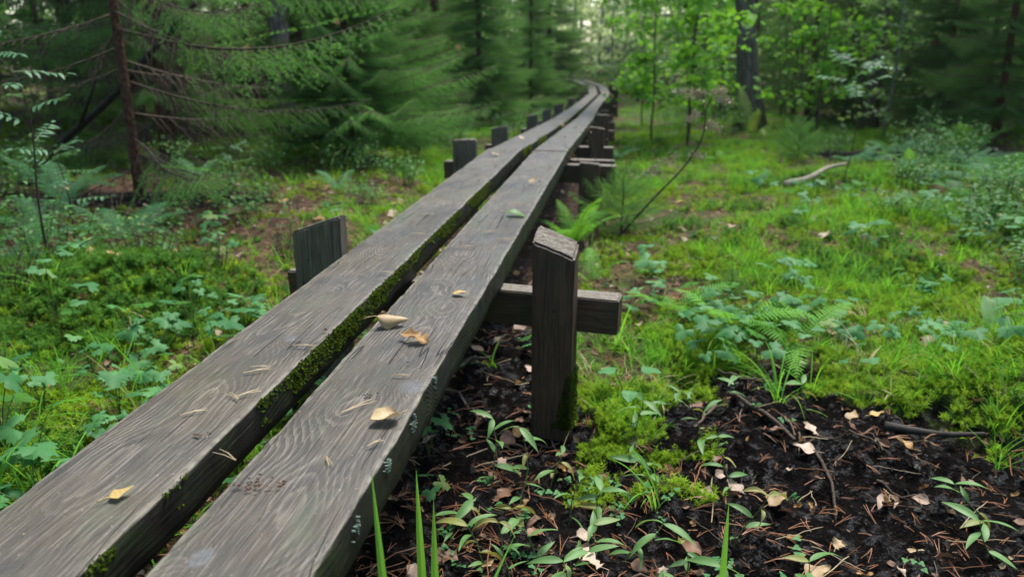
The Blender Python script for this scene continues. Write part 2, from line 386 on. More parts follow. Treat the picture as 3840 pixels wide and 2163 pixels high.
def bez(p0, p1, p2, n=8):
    p0, p1, p2 = map(lambda q: np.asarray(q, float), (p0, p1, p2))
    return [(1 - t) ** 2 * p0 + 2 * t * (1 - t) * p1 + t * t * p2 for t in np.linspace(0, 1, n)]
def spline(pts, n):
    pts = np.asarray(pts, float); k = len(pts); out = []
    for t in np.linspace(0, k - 1, n):
        i = min(int(t), k - 2); f = t - i
        p0 = pts[max(i - 1, 0)]; p1 = pts[i]; p2 = pts[i + 1]; p3 = pts[min(i + 2, k - 1)]
        out.append(.5 * ((2 * p1) + (p2 - p0) * f + (2 * p0 - 5 * p1 + 4 * p2 - p3) * f * f + (3 * p1 - p0 - 3 * p2 + p3) * f ** 3))
    return out

# one leaf blade as a strip: base at the origin, tip to +Y, face to +Z
def leaf(L, W, prof, rows=8, bend=0.0, fold=.15, curl=0.0, wav=0.0, cols=4, ph=0.0, twist=0.0):
    v = []; f = []
    a = 0.0; y = z = 0.0
    for i in range(rows + 1):
        t = i / rows; w = W * .5 * prof(t)
        if i: y += L / rows * math.cos(a); z += L / rows * math.sin(a)
        for j in range(cols + 1):
            s = j / cols * 2 - 1
            cx = abs(curl) * abs(s)
            x = s * w * (math.sin(cx) / cx if cx > 1e-3 else 1)
            dz = w * abs(s) * fold + (math.copysign(w * abs(s) * (1 - math.cos(cx)) / cx, curl) if cx > 1e-3 else 0) + wav * W * math.sin(t * 9 + ph + s * 1.7) * abs(s)
            tw = twist * t; xr = x * math.cos(tw) - dz * math.sin(tw); zr = x * math.sin(tw) + dz * math.cos(tw)
            v.append((xr, y - zr * math.sin(a), z + zr * math.cos(a)))
        a += bend / rows
    for i in range(rows):
        for j in range(cols):
            b = i * (cols + 1) + j; f.append((b, b + 1, b + cols + 2, b + cols + 1))
    return v, f
def P_lance(t): return max(.02, math.sin(PI * min(1, t ** .75)) ** .9 * (1 - .25 * t))
def P_oval(t): return max(.03, math.sin(PI * min(1, t ** .62 * .985 + .012)) ** .75)
def P_birch(t): return max(.02, (1.0 if t > .25 else (t / .25) ** .45) * (1 - max(0, (t - .25) / .75)) ** .85 * 1.05) * (1 + .10 * math.sin(t * 60))
def P_blade(t): return max(.02, min(1, .55 + t * 2) * (1 - t ** 3.0))
def P_oak(t): return max(.04, (.35 + .75 * t ** .8) * (1 - t ** 6) * (1 + .42 * math.cos(t * 25.0)))
def xf(v, loc=(0, 0, 0), rot=(0, 0, 0), s=1.0):
    m = Matrix.Translation(loc) @ Euler(rot).to_matrix().to_4x4()
    return [tuple(m @ (Vector(p) * s)) for p in v]

# a palmately cut leaf of three toothed lobes
def lobed(R, rs, dome=.18):
    v = [(0, 0, 0)]; n = 26; f = []; out = []
    for i in range(n):
        th = -2.45 + 4.9 * i / (n - 1)
        l = abs(math.cos(th * 1.5 * 1.08)) ** .55
        tooth = 1 + .16 * math.cos(th * 13 + rs * 5)
        r = R * (.34 + .66 * l) * tooth * (1 - .07 * abs(th))
        out.append((r, th))
    for ring in (.55, 1.0):
        for r, th in out:
            rr = r * ring; l = math.cos(th * 3.2)
            v.append((rr * math.sin(th), rr * math.cos(th) , -dome * rr * rr / R + .10 * rr * l * ring - .05 * R * (ring > .9) * abs(math.sin(th * 6.5))))
    for i in range(n - 1):
        f.append((0, 1 + i + 1, 1 + i)); a = 1 + i; f.append((a, a + 1, a + n + 1, a + n))
    return v, f

# instanced ground cover (stuff only)
def scatter(name, protos, P, R, S, I, label, cat, group=None, parent=None):
    src = bpy.data.collections.new(name + '_source')
    for i, m in enumerate(protos):
        o = bpy.data.objects.new('%s_shoot_%02d' % (name, i), m); src.objects.link(o)
    me = bpy.data.meshes.new(name); me.vertices.add(len(P)); me.vertices.foreach_set('co', np.ascontiguousarray(P, np.float32).ravel())
    a = me.attributes.new('rot', 'FLOAT_VECTOR', 'POINT'); a.data.foreach_set('vector', np.ascontiguousarray(R, np.float32).ravel())
    a = me.attributes.new('scl', 'FLOAT', 'POINT'); a.data.foreach_set('value', np.ascontiguousarray(S, np.float32))
    a = me.attributes.new('idx', 'INT', 'POINT'); a.data.foreach_set('value', np.ascontiguousarray(I, np.int32))
    o = ob(name, me, parent); tag(o, label, cat, group, 'stuff')
    ng = bpy.data.node_groups.new(name + '_nodes', 'GeometryNodeTree')
    ng.interface.new_socket('Geometry', in_out='INPUT', socket_type='NodeSocketGeometry')
    ng.interface.new_socket('Geometry', in_out='OUTPUT', socket_type='NodeSocketGeometry')
    gi = ng.nodes.new('NodeGroupInput'); go = ng.nodes.new('NodeGroupOutput')
    ci = ng.nodes.new('GeometryNodeCollectionInfo'); ci.inputs[0].default_value = src; ci.inputs[1].default_value = True; ci.inputs[2].default_value = True
    ip = ng.nodes.new('GeometryNodeInstanceOnPoints'); ip.inputs['Pick Instance'].default_value = True
    def na(n, ty):
        q = ng.nodes.new('GeometryNodeInputNamedAttribute'); q.data_type = ty; q.inputs[0].default_value = n; return q.outputs[0]
    e2r = ng.nodes.new('FunctionNodeEulerToRotation')
    L = ng.links.new
    L(gi.outputs[0], ip.inputs['Points']); L(ci.outputs[0], ip.inputs['Instance']); L(na('idx', 'INT'), ip.inputs['Instance Index'])
    L(na('rot', 'FLOAT_VECTOR'), e2r.inputs[0]); L(e2r.outputs[0], ip.inputs['Rotation']); L(na('scl', 'FLOAT'), ip.inputs['Scale'])
    L(ip.outputs[0], go.inputs[0])
    md = o.modifiers.new('cover', 'NODES'); md.node_group = ng
    return o
NR = np.random.default_rng(5)
def fan(n, dmin, dmax, power, half=56):
    """points over the ground, denser close by"""
    u = NR.random(n); k = 1 - power + 1e-6
    d = (dmin ** k + u * (dmax ** k - dmin ** k)) ** (1 / k)
    a = np.radians(NR.uniform(-half, half, n) - 8.2)
    return d * np.sin(a), d * np.cos(a), d

# ------------------------------------------------------------------ ground
def graded(lo, a, b, hi, step, g=1.09):
    m = list(np.arange(a, b, step)); s = step; x = m[-1]
    while x < hi: s *= g; x += s; m.append(x)
    s = step; x = m[0]; l = []
    while x > lo: s *= g; x -= s; l.append(x)
    return np.array(l[::-1] + m)
gx = graded(-60, -1.9, 1.6, 60, .0135); gy = graded(-14, 1.2, 3.4, 95, .0135, 1.05)
GX, GY = np.meshgrid(gx, gy); GZ = H(GX.ravel(), GY.ravel())
nx, ny = len(gx), len(gy)
ii = (np.arange(ny - 1)[:, None] * nx + np.arange(nx - 1)[None, :]).ravel()
gm = tri_mesh('ground', np.stack([GX.ravel(), GY.ravel(), GZ], 1), np.stack([ii, ii + 1, ii + nx + 1, ii + nx], 1), 'soil', smooth=True)
xr, yr = GX.ravel(), GY.ravel()
mk = mudmask(xr, yr); wk = walkmask(xr, yr); lk = littermask(xr, yr)
for nm, val in (('mud', np.maximum(mk, wk * .55)), ('moss', np.clip(1 - wk, 0, 1)), ('litter', np.clip(np.maximum(lk, wk * .8), 0, 1))):
    a = gm.attributes.new(nm, 'FLOAT', 'POINT'); a.data.foreach_set('value', np.ascontiguousarray(val, np.float32))
ground = ob('ground', gm); tag(ground, kind='structure')

# ------------------------------------------------------------------ boardwalk: planks, beams, posts
import bmesh
PW, PT, GAP = .20, .080, .077
def plank_mesh(name, L, seed, mat, step):
    prof = []
    h = PW / 2
    for k in range(9): prof.append((-h + .004 + (PW - .008) * k / 8, 0.0))
    prof += [(h - .0012, -.0012), (h, -.005), (h, -.026), (h, -.055), (h - .001, -PT + .004), (h - .005, -PT)]
    prof += [(0, -PT), (-h + .005, -PT), (-h, -PT + .004), (-h, -.055), (-h, -.026), (-h, -.005), (-h + .0012, -.0012)]
    k = len(prof); px = np.array([p[0] for p in prof]); pz = np.array([p[1] for p in prof])
    ys = np.linspace(0, L, max(3, int(L / step) + 1)); n = len(ys)
    X = np.repeat(px[None, :], n, 0); Z = np.repeat(pz[None, :], n, 0); Y = np.repeat(ys[:, None], k, 1)
    sgn = np.sign(X); atedge = (np.abs(X) > h - .006)
    for s in (-1, 1):
        e = (fbm(ys * 3, ys * 0 + s * 9, seed) - .5) * .003 + (fbm(ys * 22, ys * 0 + s * 5, seed + 2) - .5) * .004
        X = X + np.where(sgn == s, np.abs(X) / h, 0) * e[:, None] * s
        ch = np.clip(fbm(ys * 14, ys * 0 + s * 3, seed + 5, 5) - .6, 0, 1) * .012
        top = (sgn == s) & atedge & (Z > -.012)
        X = X - np.where(top, 1, 0) * ch[:, None] * s * .8; Z = Z - np.where(top, 1, 0) * ch[:, None] * .7
    Z = Z - .0025 * (X / h) ** 2 * np.where(Z > -.01, 1, 0) + (fbm(X * 12 + 50, Y * 5, seed + 7) - .5) * .003
    V = np.stack([X.ravel(), Y.ravel(), Z.ravel()], 1)
    i = np.arange(n - 1)[:, None] * k; j = np.arange(k)[None, :]; j2 = (j + 1) % k
    F = np.stack([(i + j).ravel(), (i + k + j).ravel(), (i + k + j2).ravel(), (i + j2).ravel()], 1)
    me = tri_mesh(name, V, F, [], smooth=True); me.materials.append(mat)
    bm = bmesh.new(); bm.from_mesh(me); bm.verts.ensure_lookup_table()
    bm.faces.new([bm.verts[q] for q in range(k)]); bm.faces.new([bm.verts[(n - 1) * k + q] for q in range(k - 1, -1, -1)])
    bmesh.ops.recalc_face_normals(bm, faces=bm.faces); bm.to_mesh(me); bm.free()
    for e in me.edges: pass
    return me
boardwalk = empty('boardwalk', (-.584, 0, 0), 0, 'weathered two-plank boardwalk on wooden posts running into the forest', 'boardwalk')
ROOTX = -.584
KN_R = [(.072, 1.80, .024), (.045, 2.37, .018), (-.05, 1.27, .016), (.03, 3.3, .022), (-.03, 4.2, .02), (-.04, .62, .03)]
KN_L = [(-.02, .95, .02), (.06, 1.06, .026), (.03, 2.0, .014), (-.05, 3.1, .018), (.02, 4.4, .02)]
M['plankL'] = plank_mat('left_plank_wood', 3.1, KN_L, .012); M['plankR'] = plank_mat('right_plank_wood', 17.6, KN_R)
M['plankF'] = plank_mat('far_plank_wood', 41.0, [(.02, 1.2, .02), (-.04, 2.9, .02)])
JY = [-.5, 4.62, 9.4, 14.0, 18.6, 21.2, 23.6, 25.6, 28.5]
planks = {}
def moss_proto(s, n=7, h=.011, w=.0016):
    r = random.Random(s); b = MB()
    for k in range(n):
        a = r.uniform(0, 6.28); lean = r.uniform(.15, .9); hh = h * r.uniform(.6, 1.2)
        d = np.array((math.cos(a) * lean, math.sin(a) * lean, 1.0)); d /= np.linalg.norm(d); p = np.array((math.cos(a), math.sin(a), 0)) * h * .25
        sd = np.cross(d, (math.sin(a), -math.cos(a), .3)); sd /= np.linalg.norm(sd)
        q = p + d * hh * .55; e = p + d * hh + np.array((math.cos(a), math.sin(a), -.3)) * hh * .25; ti = r.random() * .5
        b.add([p - sd * w, p + sd * w, q + sd * w * 1.6, e, q - sd * w * 1.6], [(0, 1, 2, 4), (4, 2, 3)], 0, ti)
        for m_ in (.35, .6, .85):
            c = p + d * hh * m_; o2 = np.cross(d, sd)
            for sg in (-1, 1):
                t_ = c + (sd * sg + d * .4) * hh * .3
                b.add([c - d * w, c + d * w, t_], [(0, 1, 2)], 0, ti)
    return b.mesh('moss_shoot', 'wood_moss')
MOSSP = [moss_proto(k) for k in range(4)]
for si in range(len(JY) - 1):
    for side in (0, 1):
        y0, y1 = JY[si], JY[si + 1]
        if si in (0, 1): y0 += (0.10 if side == 0 and si == 1 else 0); 
        if si == 0 and side == 0: y1 += .10
        cx = (-(PW + GAP) / 2, (PW + GAP) / 2)[side]
        x0, x1 = pathx(y0), pathx(y1); z0, z1 = pathz(y0), pathz(y1)
        if si == 0: x0 = x1 = -.584; z0 = .5; z1 = .489
        L = math.sqrt((x1 - x0) ** 2 + (y1 - y0) ** 2 + (z1 - z0) ** 2) - .012
        rz = -math.atan2(x1 - x0, y1 - y0); rx = math.atan2(z1 - z0, y1 - y0)
        if si == 0: mat = M['plankL'] if side == 0 else M['plankR']
        else: mat = M['plankF']
        me = plank_mesh('plank', L, si * 7 + side * 3 + 1, mat, .014 if si == 0 else .06)
        p = ob('plank', me, boardwalk)
        p.location = (x0 + cx * math.cos(rz) - ROOTX, y0 + cx * math.sin(rz), z0 + (0.004 if side else -.002) * (si % 2))
        p.rotation_euler = (rx, 0, rz); planks[(si, side)] = p
        # moss on the inner flank of the left-hand planks, thin patches on the outer flank of the right-hand ones
        n = {(0, 0): 3400, (0, 1): 800, (1, 0): 1400, (1, 1): 700, (2, 0): 900}.get((si, side), 0)
        if n:
            y = NR.random(n * 4) * L; z = -.005 - NR.random(n * 4) ** 1.2 * .050
            lim = fbm(y * 2.6, y * 0 + 3 + side, 60 + si) * .9 + fbm(y * 9, y * 0 + z * 40, 70) * .5
            thr = .67 if side == 0 else .86
            keep = lim - (-z / .055) * .22 + .12 * sm(1.55, 2.1, y) * (1 - side) - .05 > thr
            if si == 0: keep &= y > .9
            y, z = y[keep][:n], z[keep][:n]; m = len(y)
            x = np.full(m, PW / 2 - .001) + np.where(z > -.004, -.003, 0)
            R = np.stack([NR.normal(0, .35, m), NR.normal(1.15, .3, m), NR.uniform(0, 6.28, m) * 0 + NR.normal(0, .5, m)], 1)
            scatter('moss', MOSSP, np.stack([x, y, z], 1), R, NR.uniform(.2, .52, m) ** 1.0 * (1 if si == 0 else 1.6), NR.integers(0, 4, m), None, None, None, p)
# pale lichen crust on the outer flank of the right-hand near plank
for (ly, lz, n) in ((1.70, -.022, 46), (1.55, -.020, 60), (1.86, -.012, 26), (1.40, -.03, 30)):
    b = MB()
    for k in range(n):
        a = U(0, 6.28); rr = abs(RND.gauss(0, .009)); yy = ly + rr * math.cos(a); zz = lz + rr * math.sin(a); r = U(.0006, .0018)
        if not -.055 < zz < -.003: continue
        ring = [(PW / 2 + .0035 + U(0, .001), yy + r * math.cos(q) * U(.7, 1.2), zz + r * math.sin(q) * U(.7, 1.2)) for q in np.linspace(0, 6.28, 7)[:-1]]
        base = [(PW / 2 - .004, p[1], p[2]) for p in ring]
        b.add(ring + base, [(0, 1, 2, 3, 4, 5)] + [(i, i + 6, (i + 1) % 6 + 6, (i + 1) % 6) for i in range(6)])
    o = b.build('lichen', 'lichen', planks[(0, 1)])
def block(name, w, d, h, mat, parent, loc, rz, slope=0.0, bev=.004, seed=0, fwd=0.0):
    """upright or lying timber: width X, depth Y, height Z from its base, top cut at a slant"""
    r = random.Random(seed); bm = bmesh.new(); vs = []
    for z in (0, 1):
        for x, y in ((-1, -1), (1, -1), (1, 1), (-1, 1)):
            vs.append(bm.verts.new((x * w / 2 + r.uniform(-.002, .002), y * d / 2 + r.uniform(-.002, .002), (h + x * slope * w / 2 + y * fwd * d / 2) if z else 0)))
    for q in ((3, 2, 1, 0), (4, 5, 6, 7), (0, 1, 5, 4), (1, 2, 6, 5), (2, 3, 7, 6), (3, 0, 4, 7)): bm.faces.new([vs[i] for i in q])
    bmesh.ops.subdivide_edges(bm, edges=[e for e in bm.edges], cuts=5, use_grid_fill=True)
    sharp = [e for e in bm.edges if len(e.link_faces) == 2 and e.calc_face_angle() > .8]
    bmesh.ops.bevel(bm, geom=sharp, offset=bev, segments=2, affect='EDGES', clamp_overlap=True)
    for v in bm.verts:
        v.co.x += (vn(v.co.z * 30 + seed, v.co.y * 40, 3) - .5) * .003; v.co.y += (vn(v.co.z * 25 + seed, v.co.x * 40, 9) - .5) * .003
        v.co.z += (vn(v.co.x * 90 + seed, v.co.y * 90, 13) - .5) * .004 * (v.co.z > h * .7)
    me = bpy.data.meshes.new(name); bm.to_mesh(me); bm.free(); me.materials.append(M[mat])
    o = ob(name, me, parent); o.location = loc; o.rotation_euler = (0, 0, rz); return o
# supports: Y of the beam's front edge at its middle, tilt, then posts (offset from the path, width, top above plank)
SUP = [(2.21, -.152, .525, (.118, .084), (.165, .085), 1), (4.70, -.06, .52, (.12, -.062), (.145, .055), 1), (6.15, -.05, .50, (.115, .07), (.125, .06), 1),
       (8.55, -.04, .50, (.13, .085), (.12, .07), 1), (10.5, .02, .50, (.12, .07), (.11, .075), 1), (12.9, .0, .48, (.11, .12), (.15, .08), 1),
       (15.6, .0, .48, (.12, .06), (.12, .06), 1), (18.4, .03, .48, (.12, .10), (.12, .05), 1), (21.0, .2, .5, (.12, .06), (.12, .04), 1)]
for i, (y, rz, hw, (rw, rt), (lw, lt), _) in enumerate(SUP):
    zc = pathz(y) - PT - .003; cx = pathx(y) + (.056 if i == 0 else 0)
    ca, sa = math.cos(rz), math.sin(rz)
    def wp(u, v): return (cx + u * ca - v * sa - ROOTX, y + u * sa + v * ca)
    bx, by = wp(0, .0375)
    block('crossbeam', hw * 2, .075, .105, 'beam', boardwalk, (bx, by, zc - .105), rz, 0, .004, i * 5 + 1)
    for s, w, tp, off in ((1, rw, rt, (.354 if i == 0 else .37)), (-1, lw, lt, (.385 if i == 0 else .375))):
        u = s * (off + (0 if s > 0 else .0)) - (.0 if i else 0)
        x, yy = wp(u, -.039 if s > 0 and i == 0 else -.027)
        gz = h1(x + ROOTX, yy) - .06
        top = pathz(y) + tp
        block('post', w, .075 if s > 0 and i == 0 else .05, top - gz, 'post' if s > 0 else 'post_grey', boardwalk, (x, yy, gz), rz + U(-.03, .03) * (i > 0), -.36 * s if i == 0 else -.2 * s * U(.2, 1.4), .006, i * 11 + s + 3, .45 if s > 0 and i == 0 else 0)
for k, (u, z) in enumerate(((.36, .385), (.345, .35), (-.37, .38))):
    b = MB(); b.tube([(0, 0, 0), (0, -.004, 0)], [.0042, .0036], 8); o = b.build('nail', 'dark_log', boardwalk)
    o.location = (-.528 + u * math.cos(-.152) + .0775 * math.sin(-.152) - ROOTX, 2.21 + u * math.sin(-.152) - .0775 * math.cos(-.152), z)
# second, lower sleeper under the joint
block('crossbeam', .95, .075, .10, 'beam', boardwalk, (.03, 5.12, pathz(5.12) - PT - .105), -.05, 0, .004, 77)
# moss on top of the near crossbeam and at the near post's foot
n = 900; q = NR.random(n); yy = NR.random(n)
bxs = .30 + q * .10; keep = fbm(bxs * 30, yy * 3, 77) > .38
mz = np.full(n, .5 - PT)
bx = -.584 + .056 + bxs * math.cos(-.152) + .0; by = 2.21 + bxs * math.sin(-.152) + .005 + yy * .06
P = np.stack([bx - ROOTX, by, mz - .003], 1)[keep]
scatter('moss', MOSSP, P, np.stack([NR.normal(0, .4, len(P)), NR.normal(0, .4, len(P)), NR.uniform(0, 6, len(P))], 1), NR.uniform(.4, .8, len(P)), NR.integers(0, 4, len(P)), None, None, None, boardwalk)
n = 420; zz = .03 + NR.random(n) ** 1.6 * .17; ca, sa = math.cos(-.152), math.sin(-.152)
def wq(u, v): return (-.528 + u * ca - v * sa - ROOTX, 2.21 + u * sa + v * ca)
du = .0575 - np.abs(NR.normal(0, .022, n)); keep = (.0575 - du) < .055 * (1 - zz / .24)
ax, ay = wq(.354 + du, np.full(n, -.0770)); P = np.stack([ax, ay, zz], 1)[keep]
ax, ay = wq(np.full(n, .354 + .058), -.039 + NR.uniform(-.036, .036, n)); P2 = np.stack([ax, ay, zz], 1)
P = np.concatenate([P, P2]); m = len(P)
R = np.concatenate([np.stack([NR.normal(1.2, .3, keep.sum()), NR.normal(0, .4, keep.sum()), NR.normal(0, .3, keep.sum())], 1), np.stack([NR.normal(0, .4, n), NR.normal(1.2, .3, n), NR.normal(0, .3, n)], 1)])
scatter('moss', MOSSP, P, R, NR.uniform(.35, .75, m), NR.integers(0, 4, m), None, None, None, boardwalk)

# ------------------------------------------------------------------ trees
def spruce_branch(seed, L=1.0, bare=0.0, nside=30, side=.36, hang=.25, needle=.016, dens=1.0, pale=False, droop=.18, rise=.16):
    g = np.random.default_rng(seed); b = MB()
    ts = np.linspace(0, 1, 12)
    main = np.stack([np.cumsum(g.normal(0, .008 * L, 12)), L * ts, L * (-droop * ts + rise * ts ** 2.2)], 1)
    b.tube(main, [.0060 * L ** .5 * (1 - .85 * t) + .0012 for t in ts], 4)
    shoots = []                                              # (start, end, needles?)
    def at(t):
        f = t * 11; i = min(int(f), 10); return main[i] + (main[i + 1] - main[i]) * (f - i)
    if bare < .9: shoots.append((at(max(bare, .05)), at(1.0), True))
    for k in range(nside):
        t = .08 + .9 * (k + g.random()) / nside; p = at(t); sg = -1 if k % 2 else 1
        green = t > bare + g.normal(0, .08)
        l = L * side * ((1 - t) ** .75 * .95 + .10) * g.uniform(.7, 1.15) * min(1, .35 + t * 2)
        an = g.uniform(.75, 1.1); hz = -hang * g.uniform(.4, 1.6) * (1.0 if green else 1.6)
        d = np.array((sg * math.sin(an), math.cos(an), hz)); d /= np.linalg.norm(d)
        n = 5; q = [p + d * l * u + np.array((0, 0, -.25 * l * u * u * (hang + .2) * (1 if green else 2.4))) for u in np.linspace(0, 1, n)]
        b.tube(q, [.0026 * L ** .5 * (1 - .7 * u) + .0006 for u in np.linspace(0, 1, n)], 3)
        for i in range(n - 1): shoots.append((q[i], q[i + 1], green))
        ns = int(l / .035) if green else int(l / .06)
        for j in range(ns):
            u = (j + 1) / (ns + 1); i = min(int(u * 4), 3); p2 = q[i] + (q[i + 1] - q[i]) * (u * 4 - i)
            ll = l * .34 * (1 - u * .7) * g.uniform(.6, 1.3); s2 = -1 if j % 2 else 1
            pd = np.cross(d, (0, 0, 1)); pd /= np.linalg.norm(pd)
            dd = d * .75 + pd * s2 * .8 + np.array((0, 0, -hang * g.uniform(.2, 1.5) - (0 if green else .5))); dd /= np.linalg.norm(dd)
            e = p2 + dd * ll + np.array((0, 0, -.15 * ll))
            if not green: b.tube([p2, (p2 + e) / 2 + g.normal(0, .004, 3), e], [.0012, .001, .0006], 3)
            shoots.append((p2, e, green))
    A = np.array([s[0] for s in shoots if s[2]] or [(0, 0, 0)]); B = np.array([s[1] for s in shoots if s[2]] or [(0, 0, .001)])
    ln = np.linalg.norm(B - A, axis=1); cnt = np.maximum(2, (ln / .0052 * dens).astype(int)); idx = np.repeat(np.arange(len(A)), cnt)
    u = g.random(len(idx)); P = A[idx] + (B - A)[idx] * u[:, None]; D = (B - A)[idx] / (ln[idx][:, None] + 1e-9)
    rv = g.normal(0, 1, (len(idx), 3)); rv[:, 2] += .35; rv -= D * (rv * D).sum(1)[:, None]; rv /= np.linalg.norm(rv, axis=1)[:, None] + 1e-9
    nd = D * .62 + rv * .78; nl = needle * g.uniform(.7, 1.15, len(idx))
    sd = np.cross(nd, g.normal(0, 1, (len(idx), 3))); sd /= np.linalg.norm(sd, axis=1)[:, None] + 1e-9
    w = needle * .085 * (1.3 / dens ** .5)
    V = np.concatenate([P - sd * w, P + sd * w, P + nd * nl[:, None]]); n = len(idx); k0 = len(b.v)
    T = np.stack([np.arange(n), np.arange(n) + n, np.arange(n) + 2 * n], 1) + k0
    tin = np.concatenate([np.tile(.15 + .5 * g.random(len(A))[idx] * .6 + .25 * (u > .8), 3)])
    F = []
    for f, m in zip(b.f, b.m):
        for j in range(1, len(f) - 1): F.append((f[0], f[j], f[j + 1]))
    allT = np.concatenate([np.array(F), T]); mi = np.concatenate([np.zeros(len(F)), np.ones(n)])
    return tri_mesh('branch', np.concatenate([np.array(b.v), V]), allT, ['dead_twig' if bare > 0 else 'twig', 'spruce_pale' if pale else 'spruce_needle'], mi, np.concatenate([np.zeros(k0), tin]))
def trunk_mesh(seed, h, r, mat, bend=.02, n=14, sides=10, flare=1.5):
    g = np.random.default_rng(seed); b = MB(); zs = np.linspace(-.15, h, n)
    ox = np.cumsum(g.normal(0, bend * h / n, n)); oy = np.cumsum(g.normal(0, bend * h / n, n)); ox -= np.interp(0, zs, ox); oy -= np.interp(0, zs, oy)
    rad = [r * (1 - .93 * max(0, z) / h) * (1 + (flare - 1) * math.exp(-max(0, z) / (r * 2.0))) + .002 for z in zs]
    b.tube(np.stack([ox, oy, zs], 1), rad, sides)
    b.v = [(x + (vn(np.array([z * 9 + x * 30]), np.array([y * 30]), seed)[0] - .5) * r * .16, y, z) for x, y, z in b.v]
    return b.mesh('trunk', mat, True), (zs, ox, oy)
BR_FULL = [spruce_branch(100 + k, 1.0, 0, 44, .42, .30, .019, 1.3) for k in range(4)]
BR_LONG = [spruce_branch(180 + k, 1.5, .10, 60, .30, .35, .019, 1.3, True, .12, .14) for k in range(3)]
BR_PALE = [spruce_branch(120 + k, 1.0, 0, 42, .40, .35, .019, 1.3, True) for k in range(3)]
BR_HALF = [spruce_branch(140 + k, 1.7, .20 + .07 * k, 60, .26, .45, .019, 1.1, k % 2 == 0, .34, .30) for k in range(3)]
BR_DEAD = [spruce_branch(160 + k, 1.0, 1.5, 26, .30, .5, .016, 1, False, .30, .15) for k in range(3)]
def spruce(loc, h, r, label, kinds, z0, z1, dz, per, length, group=None, seed=1, tilt=-.1, rz=0.0, bias=None):
    """trunk plus single branches in whorls; kinds(z, azimuth) picks the branch mesh list"""
    g = random.Random(seed); x, y = loc
    root = empty('spruce_tree', (x, y, h1(x, y)), rz, label, 'tree', group)
    tm, (zs, ox, oy) = trunk_mesh(seed, h, r, 'spruce_bark', .01, 14, 10, 1.2)
    ob('trunk', tm, root)
    z = z0
    while z < z1:
        n = per + g.randint(-1, 1); a0 = g.uniform(0, 6.28)
        for k in range(n):
            az = a0 + 6.28 * k / n + g.uniform(-.35, .35)
            lst, Lf = kinds(z, az, g)
            if lst is None: continue
            o = ob('branch', lst[g.randrange(len(lst))], root)
            zz = z + g.uniform(-.5, .5) * dz
            o.location = (float(np.interp(zz, zs, ox)), float(np.interp(zz, zs, oy)), zz)
            o.rotation_euler = (tilt + g.uniform(-.18, .15), g.uniform(-.2, .2), az)
            s = length(z, g) * Lf; o.scale = (s, s, s)
        z += dz
    return root
# azimuth is the turn of the branch's +Y axis: -pi/2 points to +X
def ang(a, c): return abs((a - c + PI) % (2 * PI) - PI)
def kA(z, az, g):
    if z < 2.2 and ang(az, PI) < .75: return (None, 0)
    if ang(az, -1.75) < 1.0: return (BR_HALF, 1.0) if g.random() < .85 else (BR_DEAD, 1.2)
    if z < 1.6: return (BR_DEAD, .95)
    return (BR_FULL, .8) if z > 2.4 else (BR_DEAD, .9)
sprA = spruce((-3.23, 4.89), 5.0, .034, 'thin reddish-barked spruce trunk with bare drooping lower branches, standing by the black soil', kA, .28, 4.4, .24, 5, lambda z, g: g.uniform(.85, 1.2) * (1.0 if z < 2 else .6), None, 3, -.05)
spruce((-2.70, 7.6), 3.5, .035, 'bushy spruce with green branch tips reaching towards the boardwalk', lambda z, az, g: (BR_LONG, 1.12) if ang(az, -1.75) < 1.5 else (BR_FULL, 1.0), .30, 3.1, .13, 11, lambda z, g: g.uniform(.72, 1.02) * max(.15, 1.05 - z / 3.4), None, 5, .10)
spruce((-4.4, 7.2), 8, .08, 'spruce behind the thin reddish trunk, its bare twigs tangled low down', lambda z, az, g: (BR_HALF, .85) if z < 1.9 else (BR_FULL, 1.15), .3, 7, .26, 9, lambda z, g: g.uniform(.85, 1.2) * max(.4, 1 - z / 8.5), None, 7, 0)
spruce((-3.2, 10.8), 6, .06, 'dark dense spruce in the shade beyond the bushy spruce', lambda z, az, g: (BR_FULL, 1.15), .3, 5.4, .24, 13, lambda z, g: g.uniform(.9, 1.3) * max(.2, 1 - z / 6), None, 9, .02)
spruce((-2.75, 14.8), 6, .06, 'soft green spruce whose boughs close in on the left of the far boardwalk', lambda z, az, g: (BR_PALE, 1.1), .3, 5.6, .24, 13, lambda z, g: g.uniform(.9, 1.3) * max(.2, 1 - z / 6.3), None, 11, .05)
spruce((-2.05, 20.6), 7, .07, 'spruce standing where the boardwalk bends out of sight', lambda z, az, g: (BR_PALE if g.random() < .5 else BR_FULL, 1.1), .3, 6.6, .30, 12, lambda z, g: g.uniform(1.0, 1.4) * max(.25, 1 - z / 7.5), None, 13, .05)
spruce((-2.1, 17.4), 5, .05, 'young spruce crowding the far boardwalk from the left', lambda z, az, g: (BR_PALE, .95), .25, 4.6, .26, 11, lambda z, g: g.uniform(.8, 1.2) * max(.2, 1 - z / 5.2), None, 14, .08)
spruce((4.7, 13.2), 5, .05, 'young spruce with low dark boughs behind the black pool', lambda z, az, g: (BR_FULL, 1.0), .35, 4.6, .26, 11, lambda z, g: g.uniform(.8, 1.25) * max(.25, 1 - z / 5), None, 15, .05)
spruce((4.6, 11.0), 4.5, .05, 'spruce with spreading dark boughs at the right edge above the ferns', lambda z, az, g: (BR_FULL, 1.0), .4, 4.2, .26, 11, lambda z, g: g.uniform(.8, 1.2) * max(.25, 1 - z / 4.8), None, 17, .0)
